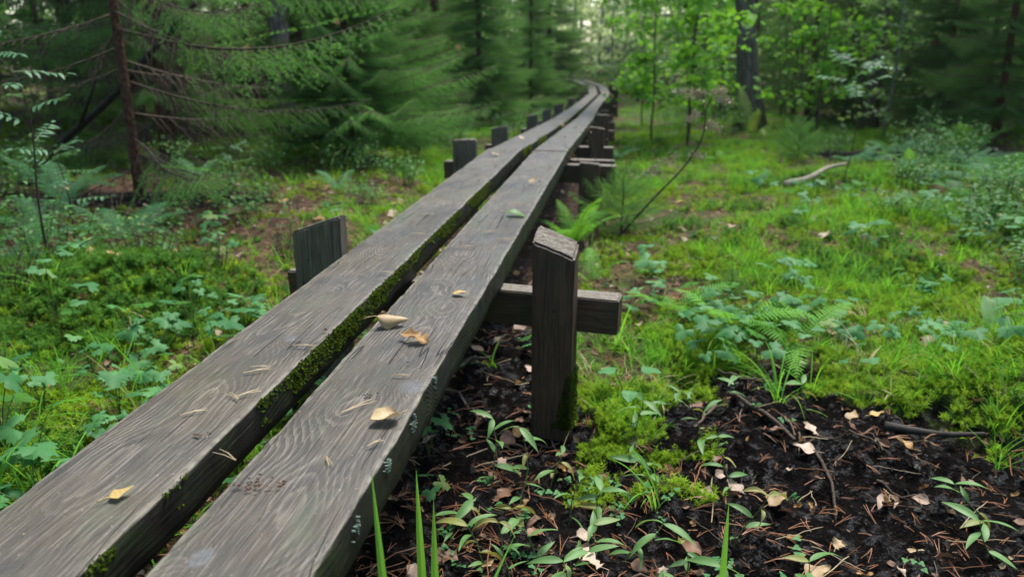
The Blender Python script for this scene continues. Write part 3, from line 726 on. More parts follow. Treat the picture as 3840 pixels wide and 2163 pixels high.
# merged crowns for the forest further back
def merged_crown(seed, h, z0, rmax, nb, lists, conic=1.0):
    g = random.Random(seed); Vs = []; Ts = []; mis = []; tins = []; off = 0
    for k in range(nb):
        me = lists[g.randrange(len(lists))]; n = len(me.vertices); co = np.empty(n * 3, np.float32); me.vertices.foreach_get('co', co); co = co.reshape(-1, 3)
        T = np.empty(len(me.polygons) * 3, np.int32); me.loops.foreach_get('vertex_index', T); T = T.reshape(-1, 3)
        mi = np.empty(len(T), np.int32); me.polygons.foreach_get('material_index', mi)
        ti = np.empty(n, np.float32); me.attributes['tint'].data.foreach_get('value', ti)
        z = z0 + (h - z0) * ((k + g.random()) / nb) ** 1.1; s = (rmax * (1 - conic * (z - z0) / (h - z0 + .5)) + .25) * g.uniform(.75, 1.15)
        R = np.array((Euler((g.uniform(-.25, .2), g.uniform(-.2, .2), g.uniform(0, 6.28))).to_matrix()))
        Vs.append(co @ R.T * s + np.array((0, 0, z))); Ts.append(T + off); mis.append(mi); tins.append(ti); off += n
    return tri_mesh('crown', np.concatenate(Vs), np.concatenate(Ts), [m.name and ('twig' if i == 0 else 'spruce_needle') for i, m in enumerate(lists[0].materials)], np.concatenate(mis), np.concatenate(tins))
BR_FAR = [spruce_branch(200 + k, 1.0, 0, 20, .42, .3, .030, .30) for k in range(3)]
CR_SPRUCE = [merged_crown(300 + k, 9, .25, 1.7, 85, BR_FAR) for k in range(3)]
CR_HIGH = [merged_crown(320, 15, 4.5, 2.2, 70, BR_FAR), merged_crown(321, 15, 6.0, 2.0, 60, BR_FAR)]
TR_SPRUCE = [trunk_mesh(330 + k, 10, .11, 'spruce_bark', .01)[0] for k in range(2)]
TR_TALL = [trunk_mesh(340, 16, .085, 'spruce_bark', .008)[0], trunk_mesh(341, 16, .15, 'grey_bark', .01)[0], trunk_mesh(342, 16, .12, 'birch_bark', .012)[0]]
def leaf_unit(s):
    return [(0, 0, 0), (-.5 * s, .45 * s, .08 * s), (0, .42 * s, -.04 * s), (.5 * s, .45 * s, .08 * s), (0, 1.05 * s, -.10 * s)], [(0, 2, 1), (0, 3, 2), (1, 2, 4), (2, 3, 4)]
def broad_tree(seed, h, r, z0, spread, nl, ls, leafm, bark, limbs=16, up=.5):
    """trunk with limbs, and a crown of single leaves hung along the limbs' twigs"""
    g = np.random.default_rng(seed); b = MB(); n = 12; zs = np.linspace(-.1, h, n)
    ox = np.cumsum(g.normal(0, .02 * h / 3, n)) * .5; oy = np.cumsum(g.normal(0, .02 * h / 3, n)) * .5; ox -= ox[0]; oy -= oy[0]
    b.tube(np.stack([ox, oy, zs], 1), [r * (1 - .9 * max(0, z) / h) + .002 for z in zs], 7)
    tw = []
    for k in range(limbs):
        z = z0 + (h - z0) * ((k + g.random()) / limbs); a = k * 2.4 + g.normal(0, .4); l = spread * g.uniform(.6, 1.1) * (1 - .55 * (z - z0) / (h - z0))
        p = np.array((np.interp(z, zs, ox), np.interp(z, zs, oy), z)); d = np.array((math.cos(a), math.sin(a), g.uniform(.1, up)))
        q = [p + d * l * u + np.array((0, 0, -.20 * l * u * u)) + g.normal(0, .02 * l, 3) * u for u in np.linspace(0, 1, 7)]
        b.tube(q, [max(.003, r * .28 * (1 - u)) for u in np.linspace(0, 1, 7)], 4)
        for j in range(9):
            u = g.uniform(.2, 1); i = min(int(u * 6), 5); s = q[i]; e = s + (d * .4 + g.normal(0, .6, 3) * (1, 1, .45)) * l * .38
            b.tube([s, (s + e) / 2 + g.normal(0, .02, 3), e], [.003, .002, .001], 3); tw.append((s, e))
    tm = b.mesh('trunk', bark, True)
    v0, f0 = leaf_unit(1.0); v0 = np.array(v0); f0 = np.array(f0); V = []; T = []; ti = []
    A = np.array([t[0] for t in tw]); B = np.array([t[1] for t in tw]); idx = g.integers(0, len(tw), nl); u = g.uniform(.15, 1.05, nl)
    P = A[idx] + (B - A)[idx] * u[:, None] + g.normal(0, .04, (nl, 3))
    for k in range(nl):
        R = np.array(Euler((g.normal(-.35, .45), g.normal(0, .45), g.uniform(0, 6.28))).to_matrix())
        V.append((v0 * ls * g.uniform(.65, 1.2)) @ R.T + P[k]); T.append(f0 + k * 5)
    return tm, tri_mesh('crown', np.concatenate(V), np.concatenate(T), leafm, None, np.repeat(g.random(nl) * .8, 5))
def plant_tree(kind, loc, tm, cm, label, group, rz=0, s=1.0, sx=1.0):
    x, y = loc; root = empty(kind, (x, y, h1(x, y)), rz, label, 'tree', group, s)
    t = ob('trunk', tm, root)
    if cm: c = ob('crown', cm, root); c.scale = (sx, sx, 1)
    return root
SAP = [broad_tree(400 + k, 3.6, .015, .30, 1.05, 1000, .10, 'broad', 'twig', 17) for k in range(3)]
SAPF = [broad_tree(420 + k, 5.5, .045, .3, 1.7, 1500, .10, 'broad_pale', 'birch_bark', 20) for k in range(2)]
SAPG = [broad_tree(430 + k, 5.5, .045, .2, 1.6, 1500, .11, 'broad_painted_glow', 'birch_bark', 20) for k in range(2)]
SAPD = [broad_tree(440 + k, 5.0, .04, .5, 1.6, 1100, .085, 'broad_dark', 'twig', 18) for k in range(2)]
TALLB = [broad_tree(460 + k, 14, .13, 4.5, 3.0, 3200, .16, 'broad', 'grey_bark', 22) for k in range(2)]
# aspen with the thick grey trunk, right of the path
tmA, _ = trunk_mesh(501, 15, .19, 'grey_bark', .002, 24, 16, 1.7)
plant_tree('aspen_tree', (2.14, 15.0), tmA, TALLB[0][1], 'thick grey tree trunk rising from the meadow to the right of the boardwalk', None).rotation_euler = (0, -.125, 0)
tmB, _ = trunk_mesh(502, 13, .085, 'spruce_bark', .006, 18, 10, 1.4)
plant_tree('spruce_tree', (5.15, 15.2), tmB, CR_HIGH[1], 'slender reddish bare trunk deep among the dark spruces on the right', None)
tmC, _ = trunk_mesh(503, 12, .13, 'birch_bark', .02, 18, 12, 1.8)
t = plant_tree('birch_tree', (5.35, 11.9), tmC, TALLB[1][1], 'pale birch trunk leaning in at the right edge of the view', None); t.rotation_euler = (0, .10, 0)
tmD, _ = trunk_mesh(504, 13, .12, 'grey_bark', .01, 16, 10, 1.4)
plant_tree('aspen_tree', (4.35, 15.6), tmD, None, 'blurred grey trunk just left of the slender reddish trunk', None)
# leafy saplings right of the path
sl = [(.35, 12.2, 'leafy sapling closest to the far boardwalk on its right'), (.80, 11.2, 'bright broad-leaved sapling left of the thick grey trunk'), (1.45, 16.6, 'tallest broad-leaved sapling close behind the thick grey trunk'),
      (1.0, 13.6, 'broad-leaved sapling half hidden behind the brighter ones'), (3.0, 13.6, 'broad-leaved sapling just right of the thick grey trunk'), (3.4, 15.6, 'broad-leaved sapling between thick grey trunk and dark spruces'), (.25, 15.8, 'broad-leaved sapling leaning over the bend of the boardwalk')]
for i, (x, y, lb) in enumerate(sl):
    plant_tree('leafy_sapling', (x, y), SAP[i % 3][0], SAP[i % 3][1], lb, 'leafy saplings right of the path', U(0, 6.28), U(.85, 1.15))
# pale trees closing the view down the path, glow painted into the middle ones
k = 0
for (x, y, s) in [(.2, 22, .9), (1.2, 24, 1.1), (-.2, 27, 1.1), (-1.2, 31, 1.3), (.9, 30, 1.3), (-2.2, 36, 1.6), (2.2, 28, 1.2), (.1, 38, 1.6), (3.0, 22, 1.0), (-3.4, 30, 1.2), (1.9, 20, .8), (-.8, 45, 2.0), (2.5, 42, 1.9), (-4.5, 38, 1.7), (4.4, 34, 1.5), (-.6, 24.5, .8), (.6, 33, 1.4), (-1.9, 27, 1.0), (3.6, 26, 1.2), (-.9, 34, 1.5), (-.3, 41, 1.8), (-1.6, 50, 2.4), (.2, 52, 2.4), (1.5, 48, 2.2), (-3.2, 46, 2.0)]:
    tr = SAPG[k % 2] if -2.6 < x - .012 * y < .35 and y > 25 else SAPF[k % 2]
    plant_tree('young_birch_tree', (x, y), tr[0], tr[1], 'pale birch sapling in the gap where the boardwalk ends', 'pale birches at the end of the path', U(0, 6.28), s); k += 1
# forest walls: (x, y, what, scale)
FOR = []
g = random.Random(77)
for k in range(26): FOR.append((g.uniform(-13, -4.2), g.uniform(9, 26), g.choice('ssstthd'), g.uniform(.8, 1.25)))
for k in range(26): FOR.append((g.uniform(4.5, 17), g.uniform(13, 30), g.choice('sssttdhb'), g.uniform(.8, 1.25)))
for k in range(16): FOR.append((g.uniform(-16, -3.5), g.uniform(24, 44), g.choice('ssdb'), g.uniform(1, 1.5)))
for k in range(20): FOR.append((g.uniform(3.0, 22), g.uniform(26, 46), g.choice('ssdb'), g.uniform(1, 1.5)))
for k in range(34): FOR.append((g.uniform(-26, -7), g.uniform(18, 50), g.choice('sdb'), g.uniform(1.1, 1.7)))
for k in range(34): FOR.append((g.uniform(6, 30), g.uniform(20, 50), g.choice('sdbb'), g.uniform(1.1, 1.7)))
for k in range(40): FOR.append((g.uniform(-14, 16), g.uniform(44, 62), g.choice('bbds'), g.uniform(1.4, 2.0)))
for k in range(22): FOR.append((g.uniform(2.6, 9.5), g.uniform(13.2, 19), g.choice('ybdd'), g.uniform(.45, .8)))
for k in range(16): FOR.append((g.uniform(-11, -4.6), g.uniform(9.5, 17), g.choice('ysd'), g.uniform(.45, .9)))
for k in range(46):  # unseen forest around the camera, added to cut low fill light
    a = g.uniform(math.radians(52), math.radians(308)); d = g.uniform(6.5, 17); FOR.append((d * math.sin(a), d * math.cos(a), g.choice('sssdb'), g.uniform(1.0, 1.5)))
FOR += [(-6.4, 6.6, 't', 1), (-7.2, 8.2, 'h', 1), (-5.6, 8.6, 't', 1.1), (-8.6, 7.2, 's', 1.1), (-6.2, 10.2, 's', 1.0), (-5.0, 10.4, 't', .8), (-7.6, 10.5, 'd', 1.0), (-5.7, 7.4, 'd', .7), (-9.8, 9.4, 's', 1.2), (-4.6, 13.0, 's', 1.1), (-4.2, 17.5, 's', 1.1), (-4.8, 15.4, 'd', 1.1),
        (6.4, 12.6, 'd', 1.0), (7.4, 14.0, 's', 1.2), (4.6, 17.6, 'b', 1.0), (3.6, 18.5, 'd', 1.1), (2.9, 20.5, 's', 1.0), (5.8, 17.2, 'd', 1.1), (8.6, 12.2, 's', 1.2), (6.9, 10.2, 't', 1.0), (8.8, 9.4, 's', 1.0), (2.0, 18.6, 'd', .9),
        (-4.8, 1.5, 't', 1), (-6.2, 3.2, 'h', 1), (-6.6, -.8, 's', 1.3), (9.4, 2.0, 'h', 1.1), (9.0, 5.6, 's', 1.2), (7.6, -1.5, 's', 1.2), (-3.4, .7, 's', .95), (2.9, .5, 's', .95), (-2.2, -4.5, 'h', 1.1), (2.0, -5.0, 's', 1.2), (6.5, -4, 'h', 1), (-6.5, -4, 'h', 1)]  # spruces close beside the camera are unseen, added to shade the lower corners
LBL = {'s': ('spruce_tree', 'dark spruce in the forest wall {}', 'spruces in the forest walls'),
       'y': ('young_spruce_tree', 'low young spruce under taller trees {}', 'young spruces in the forest'),
       't': ('bare_trunk_tree', 'straight reddish conifer trunk {}', 'tall conifer trunks in the forest'), 'h': ('tall_grey_tree', 'tall grey-barked trunk {}', 'tall grey trunks in the forest'),
       'd': ('dark_broadleaf_tree', 'dark-leaved understorey tree {}', 'dark-leaved trees in the forest'), 'b': ('leafy_tree', 'light green leafy tree {}', 'light leafy trees in the forest')}
for k in range(46):
    a = math.radians(g.uniform(-52, 36)); d = g.uniform(25, 46); FOR.append((d * math.sin(a), d * math.cos(a), g.choice('sdd'), g.uniform(1.4, 2.0)))
FOR = [q for q in FOR if not (q[1] > 20 and math.radians(-5) < math.atan2(q[0], q[1]) < math.radians(2.5))]
for i, (x, y, w, s) in enumerate(FOR):
    kind, lb, grp = LBL[w]; where = 'left of the boardwalk' if x < -.6 else 'right of the boardwalk'
    if y < 4: where = 'beside the near boardwalk, ' + where.split()[0]
    elif y > 24: where = 'far back ' + where
    lb = lb.format(where)
    if w in 'sy': tm, cm = TR_SPRUCE[i % 2], CR_SPRUCE[i % 3]
    elif w == 't': tm, cm = TR_TALL[0], CR_HIGH[i % 2]
    elif w == 'h': tm, cm = TR_TALL[1 + i % 2], TALLB[i % 2][1]
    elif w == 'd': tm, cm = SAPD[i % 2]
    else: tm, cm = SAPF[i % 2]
    plant_tree(kind, (x, y), tm, cm, lb, grp, U(0, 6.28), s, U(.9, 1.2))
# leaning dead tree on the left
b = MB(); b.tube(spline([(-4.95, 5.9, -.02), (-4.5, 5.95, .35), (-4.1, 6.0, .66), (-3.75, 6.05, 1.0), (-3.4, 6.1, 1.32), (-2.9, 6.2, 1.9)], 14), [.034 * (1 - .04 * i) for i in range(14)], 7)
b.tube([(-4.4, 5.96, .42), (-4.1, 5.8, .75), (-3.95, 5.7, .95)], [.015, .01, .004], 5); b.tube([(-3.7, 6.05, 1.04), (-3.6, 6.2, 1.4)], [.012, .004], 5)
tag(b.build('fallen_tree', 'dark_log', None, True), 'dark dead tree leaning diagonally left of the thin reddish spruce', 'fallen tree')

# ------------------------------------------------------------------ ground cover (stuff)
def tuft(seed, n, h, w, mat, spread=.25, arch=.8, rows=4):
    r = random.Random(seed); b = MB()
    for k in range(n):
        v, f = leaf(h * r.uniform(.55, 1.15), w * r.uniform(.7, 1.2), P_blade, rows, -arch * r.uniform(.3, 1.5), .3, 0, 0, 2)
        b.add(xf(v, (r.gauss(0, spread * h * .25), r.gauss(0, spread * h * .25), 0), (PI / 2 - r.uniform(.05, .45), 0, r.uniform(0, 6.28))), f, 0, r.random() * .9)
    return b.mesh('tuft', mat)
def moss_tuft(seed, n, h, mat, feather=3):
    r = random.Random(seed); b = MB()
    for k in range(n):
        a = r.uniform(0, 6.28); rr = h * r.uniform(0, 1.1); p = np.array((math.cos(a) * rr, math.sin(a) * rr, 0)); lean = r.uniform(.0, .7)
        d = np.array((math.cos(a) * lean, math.sin(a) * lean, 1)); d /= np.linalg.norm(d); hh = h * r.uniform(.6, 1.2); ti = r.random() * .6
        sd = np.cross(d, (math.cos(a + 1), math.sin(a + 1), .1)); sd /= np.linalg.norm(sd); od = np.cross(d, sd); w = h * .05
        e = p + d * hh
        b.add([p - sd * w, p + sd * w, e], [(0, 1, 2)], 0, ti)
        for m_ in range(feather):
            c = p + d * hh * (.35 + .62 * m_ / feather); q = r.uniform(0, 6.28); l = hh * .42 * (1.1 - .5 * m_ / feather)
            for s in range(3):
                u = sd * math.cos(q + s * 2.1) + od * math.sin(q + s * 2.1); t_ = c + u * l + d * l * .35
                sw = np.cross(u, d) * l * .16
                b.add([c - sw, c + sw, t_], [(0, 1, 2)], 0, ti + .1 * (m_ == feather - 1))
    return b.mesh('moss_tuft', mat)
def cover(name, protos, n, dmin, dmax, power, keepf, size, label, cat, rotx=.25, sink=.0, half=56):
    n = int(n * half / 43)
    x, y, d = fan(n, dmin, dmax, power, half); k = keepf(x, y, d) > NR.random(n); x, y, d = x[k], y[k], d[k]; n = len(x); z = H(x, y) - sink
    R = np.stack([NR.normal(0, rotx, n), NR.normal(0, rotx, n), NR.uniform(0, 6.28, n)], 1)
    return scatter(name, protos, np.stack([x, y, z], 1), R, size(d) * NR.uniform(.65, 1.3, n), NR.integers(0, len(protos), n), label, cat)
def free(x, y): return (1 - np.clip(mudmask(x, y) * 1.15, 0, 1)) * (1 - np.clip(walkmask(x, y) * 1.1, 0, 1))
cover('moss_carpet', [moss_tuft(k, 12, .028, 'moss') for k in range(4)], 60000, 1.3, 16, 1.2,
      lambda x, y, d: .8 * sm(.61, .66, fbm(x * 8, y * 8, 151)) * mudmask(x, y) * sm(1.65, 1.85, y) * sm(-.12, .0, x) * sm(.38, .2, x) + free(x, y) * sm(.40, .52, fbm(x * 2.3, y * 2.3, 41) + .10 * sm(.3, 1.2, x) + .04) * (1 - .85 * littermask(x, y)), lambda d: 1 + .10 * np.clip(d - 2, 0, 9), 'yellow-green moss carpet spreading over the forest floor', 'moss', .3, .004)
cover('haircap_moss', [moss_tuft(20 + k, 9, .04, 'moss_dark', 5) for k in range(3)], 22000, 1.5, 13, 1.2,
      lambda x, y, d: free(x, y) * np.maximum(sm(.52, .62, fbm(x * 1.4, y * 1.4, 43)) * (1 - .95 * littermask(x, y)), np.maximum(sm(1.4, .8, np.hypot((x - 2.3) / 1.2, (y - 7.2) / .5)), sm(1.5, .8, np.hypot((x + 2.35) / .7, (y - 2.75) / .5)))), lambda d: 1 + .10 * np.clip(d - 2, 0, 9), 'deep green haircap moss on the hummocks', 'moss', .2, .004)
def gm_(x, y, d): return np.clip(free(x, y) * (.10 + .9 * sm(.44, .60, fbm(x * 1.3, y * 1.3, 47) + .10 * sm(0, 1, x) + .08 * sm(4, 7, y) * sm(-.2, .3, x))) * (1 - .9 * littermask(x, y)) * (1 - .55 * sm(-2.0, -3.0, x) * sm(6.5, 5, y)), 0, 1)
cover('meadow_grass', [tuft(k, 9, .13, .0030, 'grass') for k in range(4)], 26000, 1.5, 26, 1.1, lambda x, y, d: gm_(x, y, d) * sm(1.5, 6.5, d) , lambda d: 1 + .03 * np.clip(d - 3, 0, 20), 'fine green grass over the meadow beside the boardwalk', 'grass', .15, .005)
cover('short_grass', [tuft(10 + k, 14, .06, .0022, 'grass', .5, 1.0, 3) for k in range(4)], 30000, 1.5, 22, 1.15, lambda x, y, d: gm_(x, y, d), lambda d: 1 + .06 * np.clip(d - 3, 0, 20), 'short soft grass among the moss', 'grass', .25, .005)
cover('dry_grass', [tuft(40 + k, 7, .09, .0024, 'straw', .7, 1.3, 4) for k in range(3)], 2600, 1.5, 12, 1.1, lambda x, y, d: free(x, y) * sm(.46, .62, fbm(x * 1.9, y * 1.9, 141)) * .8, lambda d: 1 + .05 * np.clip(d - 2, 0, 9), 'bleached dry grass wisps in the moss', 'grass', .4, .005)
cover('lank_grass', [tuft(30 + k, 10, .20, .0036, 'grass', .6, 1.7, 6) for k in range(4)], 1500, 1.3, 7, 1.0, lambda x, y, d: np.clip(free(x, y) * (sm(-.85, -1.0, x) * sm(2.9, 1.6, y) + .35 * sm(0.1, .3, x) * sm(4.2, 2.4, y)), 0, 1), lambda d: 1 + 0 * d, 'lank tangled grass by the boardwalk edge', 'grass', .4, .005)
# litter: needles, leaf scraps, twigs too many to count
def needle_proto(s):
    r = random.Random(s); b = MB()
    for k in range(2):
        a = r.uniform(-.15, .15) + k * r.uniform(.1, .3); l = .045
        pts = [(0, 0, .001), (l * .5 * math.sin(a), l * .5 * math.cos(a), .003 + r.uniform(0, .003)), (l * math.sin(a * 1.4), l * math.cos(a * 1.4), .001 + r.uniform(0, .004))]
        b.tube(pts, [.0009, .0008, .0004], 3)
    return b.mesh('needle', 'needle')
def scrap_proto(s, mat):
    r = random.Random(s); b = MB()
    v, f = leaf(.034 * r.uniform(.6, 1.2), .026 * r.uniform(.6, 1.1), r.choice([P_oval, P_birch, P_oak]), 5, r.uniform(-1, 1), .2, r.uniform(0, .9), .1, 4, s)
    b.add(v, f, 0, r.random()); return b.mesh('leaf_scrap', mat)
def litter_ok(x, y, d): return np.clip(np.maximum(mudmask(x, y) * .9 * (.35 + .65 * sm(.42, .58, fbm(x * 3.2, y * 3.2, 91))), np.maximum(walkmask(x, y), littermask(x, y) * .8)) + .05, 0, 1)
cover('pine_needles', [needle_proto(k) for k in range(5)], 4000, 1.25, 9, 1.5, litter_ok, lambda d: 1 + .05 * d * 0, 'fallen rust-brown pine needles scattered over the mud', 'needles', .25, -.002, 40)
scr = [scrap_proto(k, m) for k, m in enumerate(['leaf_brown', 'leaf_brown', 'leaf_pink', 'leaf_tan', 'leaf_brown', 'leaf_orange'])]
cover('leaf_litter', scr, 11000, 1.3, 12, 1.3, lambda x, y, d: litter_ok(x, y, d) * (1 - .9 * mudmask(x, y)), lambda d: 1 + .07 * np.clip(d - 2, 0, 9), 'brown leaf scraps littering the forest floor', 'leaf litter', .5, -.003)
def clod(s):
    r = random.Random(s); bm = bmesh.new(); bmesh.ops.create_icosphere(bm, subdivisions=1, radius=.007)
    for v in bm.verts: v.co = Vector((v.co.x * r.uniform(.4, 1.7), v.co.y * r.uniform(.4, 1.7), v.co.z * r.uniform(.2, .9)))
    me = bpy.data.meshes.new('clod'); bm.to_mesh(me); bm.free(); me.materials.append(M['mudclod']); return me
tt = NT('wet_mud_clod'); oo = tt.obj(); nn = tt.noise(oo, 300, 3)
M['mudclod'] = tt.fin(tt.bsdf(tt.mix(nn, (.003, .0026, .0026, 1), (.012, .010, .009, 1)), tt.rng(nn, .45, .6, .85, .35), .25, tt.bump(nn, .6, .004)))
cover('mud_clods', [clod(k) for k in range(8)], 15000, 1.25, 4, 1.3, lambda x, y, d: mudmask(x, y) * sm(.4, .6, fbm(x * 6, y * 6, 95)) * (x > -.35), lambda d: .8 + 0 * d, 'wet black crumbs of peat covering the mud', 'mud', .8, .002, 40)

def straw_proto(s):
    r = random.Random(s); b = MB(); p = np.array((0., 0, .003)); a = 0; pts = [p]
    for k in range(7): a += r.uniform(-.16, .16); p = p + np.array((math.sin(a), math.cos(a), 0)) * .018 + np.array((0, 0, r.uniform(-.004, .006))); p[2] = max(.001, p[2]); pts.append(p)
    b.tube(pts, [.0009] * 7 + [.0005], 4); return b.mesh('straw', ['straw', 'needle', 'dead_twig'][s % 3])
cover('dead_stalks', [straw_proto(k) for k in range(6)], 900, 1.25, 5, 1.3, lambda x, y, d: .35 * litter_ok(x, y, d) + .25, lambda d: 1 + 0 * d, 'dry straw stalks strewn on mud and moss', 'straw', .12, -.003, 40)
def seedling(s):
    r = random.Random(s); b = MB()
    for k in range(4):
        p0 = np.array((r.gauss(0, .008), r.gauss(0, .008), 0)); hh = r.uniform(.008, .022); p1 = p0 + (r.gauss(0, .004), r.gauss(0, .004), hh); b.tube([p0, p1], [.0005, .0004], 3)
        for j in range(3):
            v, f = leaf(.009, .008, P_oval, 3, -.3, .1, 0, 0, 2); b.add(xf(v, tuple(p1), (.2, 0, j * 2.1 + k)), f, 0, r.random() * .5)
    return b.mesh('seedling', 'herb')
cover('seedlings', [seedling(k) for k in range(4)], 2200, 1.25, 5, 1.3, lambda x, y, d: sm(.5, .62, fbm(x * 4, y * 4, 131)) * .8 * (1 - .3 * mudmask(x, y)), lambda d: 1 + 0 * d, 'tiny pale green seedlings dotted over the soil', 'seedlings', .2, 0, 40)

# ------------------------------------------------------------------ low plants with their own leaves
HB = []
for s in range(7):
    v, f = lobed(.034 + .004 * (s % 3), s * .7); b = MB(); b.add(v, f, 0, .1 * s); HB.append(b.mesh('leaf', 'herb', True))
def herb(loc, rz, s, seed, label, group, parts=True, height=.10, nl=None):
    r = random.Random(seed); x, y = loc; z = h1(x, y)
    root = empty('lobed_leaf_herb', (x, y, z - .004), rz, label, 'plant', group, s)
    st = MB(); n = nl or r.randint(3, 5); pl = []
    for k in range(n):
        a = 6.28 * k / n + r.uniform(-.5, .5); hh = height * r.uniform(.55, 1.25); out = r.uniform(.015, .06)
        e = np.array((math.cos(a) * out, math.sin(a) * out, hh))
        st.tube(bez((0, 0, 0), (math.cos(a) * out * .3, math.sin(a) * out * .3, hh * .7), e, 5), [.0012, .0011, .001, .0009, .0008], 4, 0, r.random() * .5)
        pl.append((e, a))
    st.build('stem', 'herb_stem', root)
    for e, a in pl:
        o = ob('leaf', HB[r.randrange(len(HB))], root); o.location = e
        o.rotation_euler = (r.uniform(-.6, .25), r.uniform(-.5, .5), a - PI / 2 + r.uniform(-.6, .6)); q = r.uniform(.5, 1.2); o.scale = (q, q, q)
    return root
# near carpet on the left and right of the boardwalk
def place_herbs(n, xr, yr, cond, label, group, hgt, sc_, seed, mind=.05):
    r = random.Random(seed); out = []; tries = 0
    while len(out) < n and tries < n * 40:
        tries += 1; x, y = r.uniform(*xr), r.uniform(*yr)
        if not cond(x, y) or any((x - a) ** 2 + (y - b) ** 2 < mind ** 2 for a, b in out): continue
        out.append((x, y)); herb((x, y), r.uniform(0, 6.28), sc_ * r.uniform(.8, 1.25), seed * 1000 + len(out), label, group, True, hgt)
place_herbs(62, (-1.75, -.92), (1.0, 2.7), lambda x, y: float(fbm(x * 2.5, y * 2.5, 51)) > .38 and y > 1.0 and x > -.55 - y * .62, 'lobed-leaf herb in the carpet along the near left edge of the boardwalk', 'lobed herbs left of the boardwalk', .11, 1.1, 61)
place_herbs(18, (-2.6, -1.0), (2.6, 4.6), lambda x, y: float(fbm(x * 2, y * 2, 53)) > .42, 'lobed-leaf herb among moss and litter behind the left near post', 'lobed herbs behind the left post', .09, 1.1, 62, .1)
place_herbs(34, (.02, 1.3), (2.5, 3.7), lambda x, y: float(mudmask(x, y)) < .5 and float(fbm(x * 2.5, y * 2.5, 55)) > .40, 'lobed-leaf herb in the green band just beyond the mud and the right post', 'lobed herbs beyond the mud', .085, 1.15, 63, .07)
place_herbs(34, (1.0, 3.6), (3.2, 6.5), lambda x, y: float(fbm(x * 1.6, y * 1.6, 57)) > .46, 'lobed-leaf herb scattered in the meadow towards the right edge', 'lobed herbs in the meadow', .10, 1.3, 64, .12)
for i, (x, y, s, hh, lb) in enumerate([(-.50, 1.88, 1.0, .12, 'tall lobed-leaf herb with leaves in tiers close under the right plank edge'), (-.44, 1.72, .8, .05, 'low lobed-leaf herb on the soil under the right plank edge'),
        (-2.02, 2.45, 1.35, .20, 'tallest lobed-leaf herb, standing free before the dark heather bank on the left'), (-1.86, 2.40, 1.2, .17, 'lobed-leaf herb beside the tallest one on the left'),
        (-1.55, 1.62, 1.6, .14, 'large lobed-leaf herb at the left frame edge, leaves wide open'), (.36, 2.62, 1.3, .10, 'large pale lobed-leaf herb at the brink of the mud'), (-.30, 2.62, 1.0, .08, 'lobed-leaf herb in the shade between plank and right post')]):
    herb((x, y), i * 1.1, s, 900 + i, lb, None, True, hh)

# knotweed with lance leaves on the mud
KW = []
for s in range(6):
    v, f = leaf(.062 + .006 * (s % 3), .017 + .002 * (s % 2), P_lance, 9, -.5 - .25 * (s % 3), .22, 0, .03, 4, s, .3 * (s % 2)); b = MB(); b.add(v, f, 0, .13 * s); KW.append(b.mesh('leaf', 'knot_leaf', True))
KWO = []
for s in range(2):
    v, f = leaf(.055, .016, P_lance, 9, -1.2, .4, .5, .10, 4, s, .6); b = MB(); b.add(v, f, 0, .2 * s); KWO.append(b.mesh('leaf', 'knot_old', True))
def knotweed(loc, seed, hgt, lean, n, label, group, s=1.0, old=.15):
    r = random.Random(seed); x, y = loc; root = empty('lance_leaf_plant', (x, y, h1(x, y) - .004), 0, label, 'plant', group, s)
    p = np.array((0., 0, 0)); pts = [p.copy()]; d = np.array((math.cos(lean) * .55, math.sin(lean) * .55, 1.0)); d /= np.linalg.norm(d)
    for k in range(n):
        d = d + np.array((r.uniform(-.35, .35), r.uniform(-.35, .35), r.uniform(-.16, .12))); d /= np.linalg.norm(d); p = p + d * hgt / n; pts.append(p.copy())
    st = MB(); st.tube(pts, [.0019 - .0011 * i / n for i in range(n + 1)], 5, 0, .3)
    for q in pts[1:-1]: st.tube([q - (0, 0, .003), q + (0, 0, .003)], [.0024, .0024], 5, 0, .6)
    st.build('stem', 'herb_stem', root)
    a = r.uniform(0, 6.28)
    for k in range(1, n + 1):
        for _ in range(1 if k < n else 2):
            a += 2.4 + r.uniform(-.5, .5); me = KWO[r.randrange(2)] if r.random() < old else KW[r.randrange(6)]
            o = ob('leaf', me, root); o.location = pts[k]; q = r.uniform(.65, 1.2); o.scale = (q, q, q)
            o.rotation_euler = (r.uniform(-.1, .75), r.uniform(-.5, .5), a)
    return root
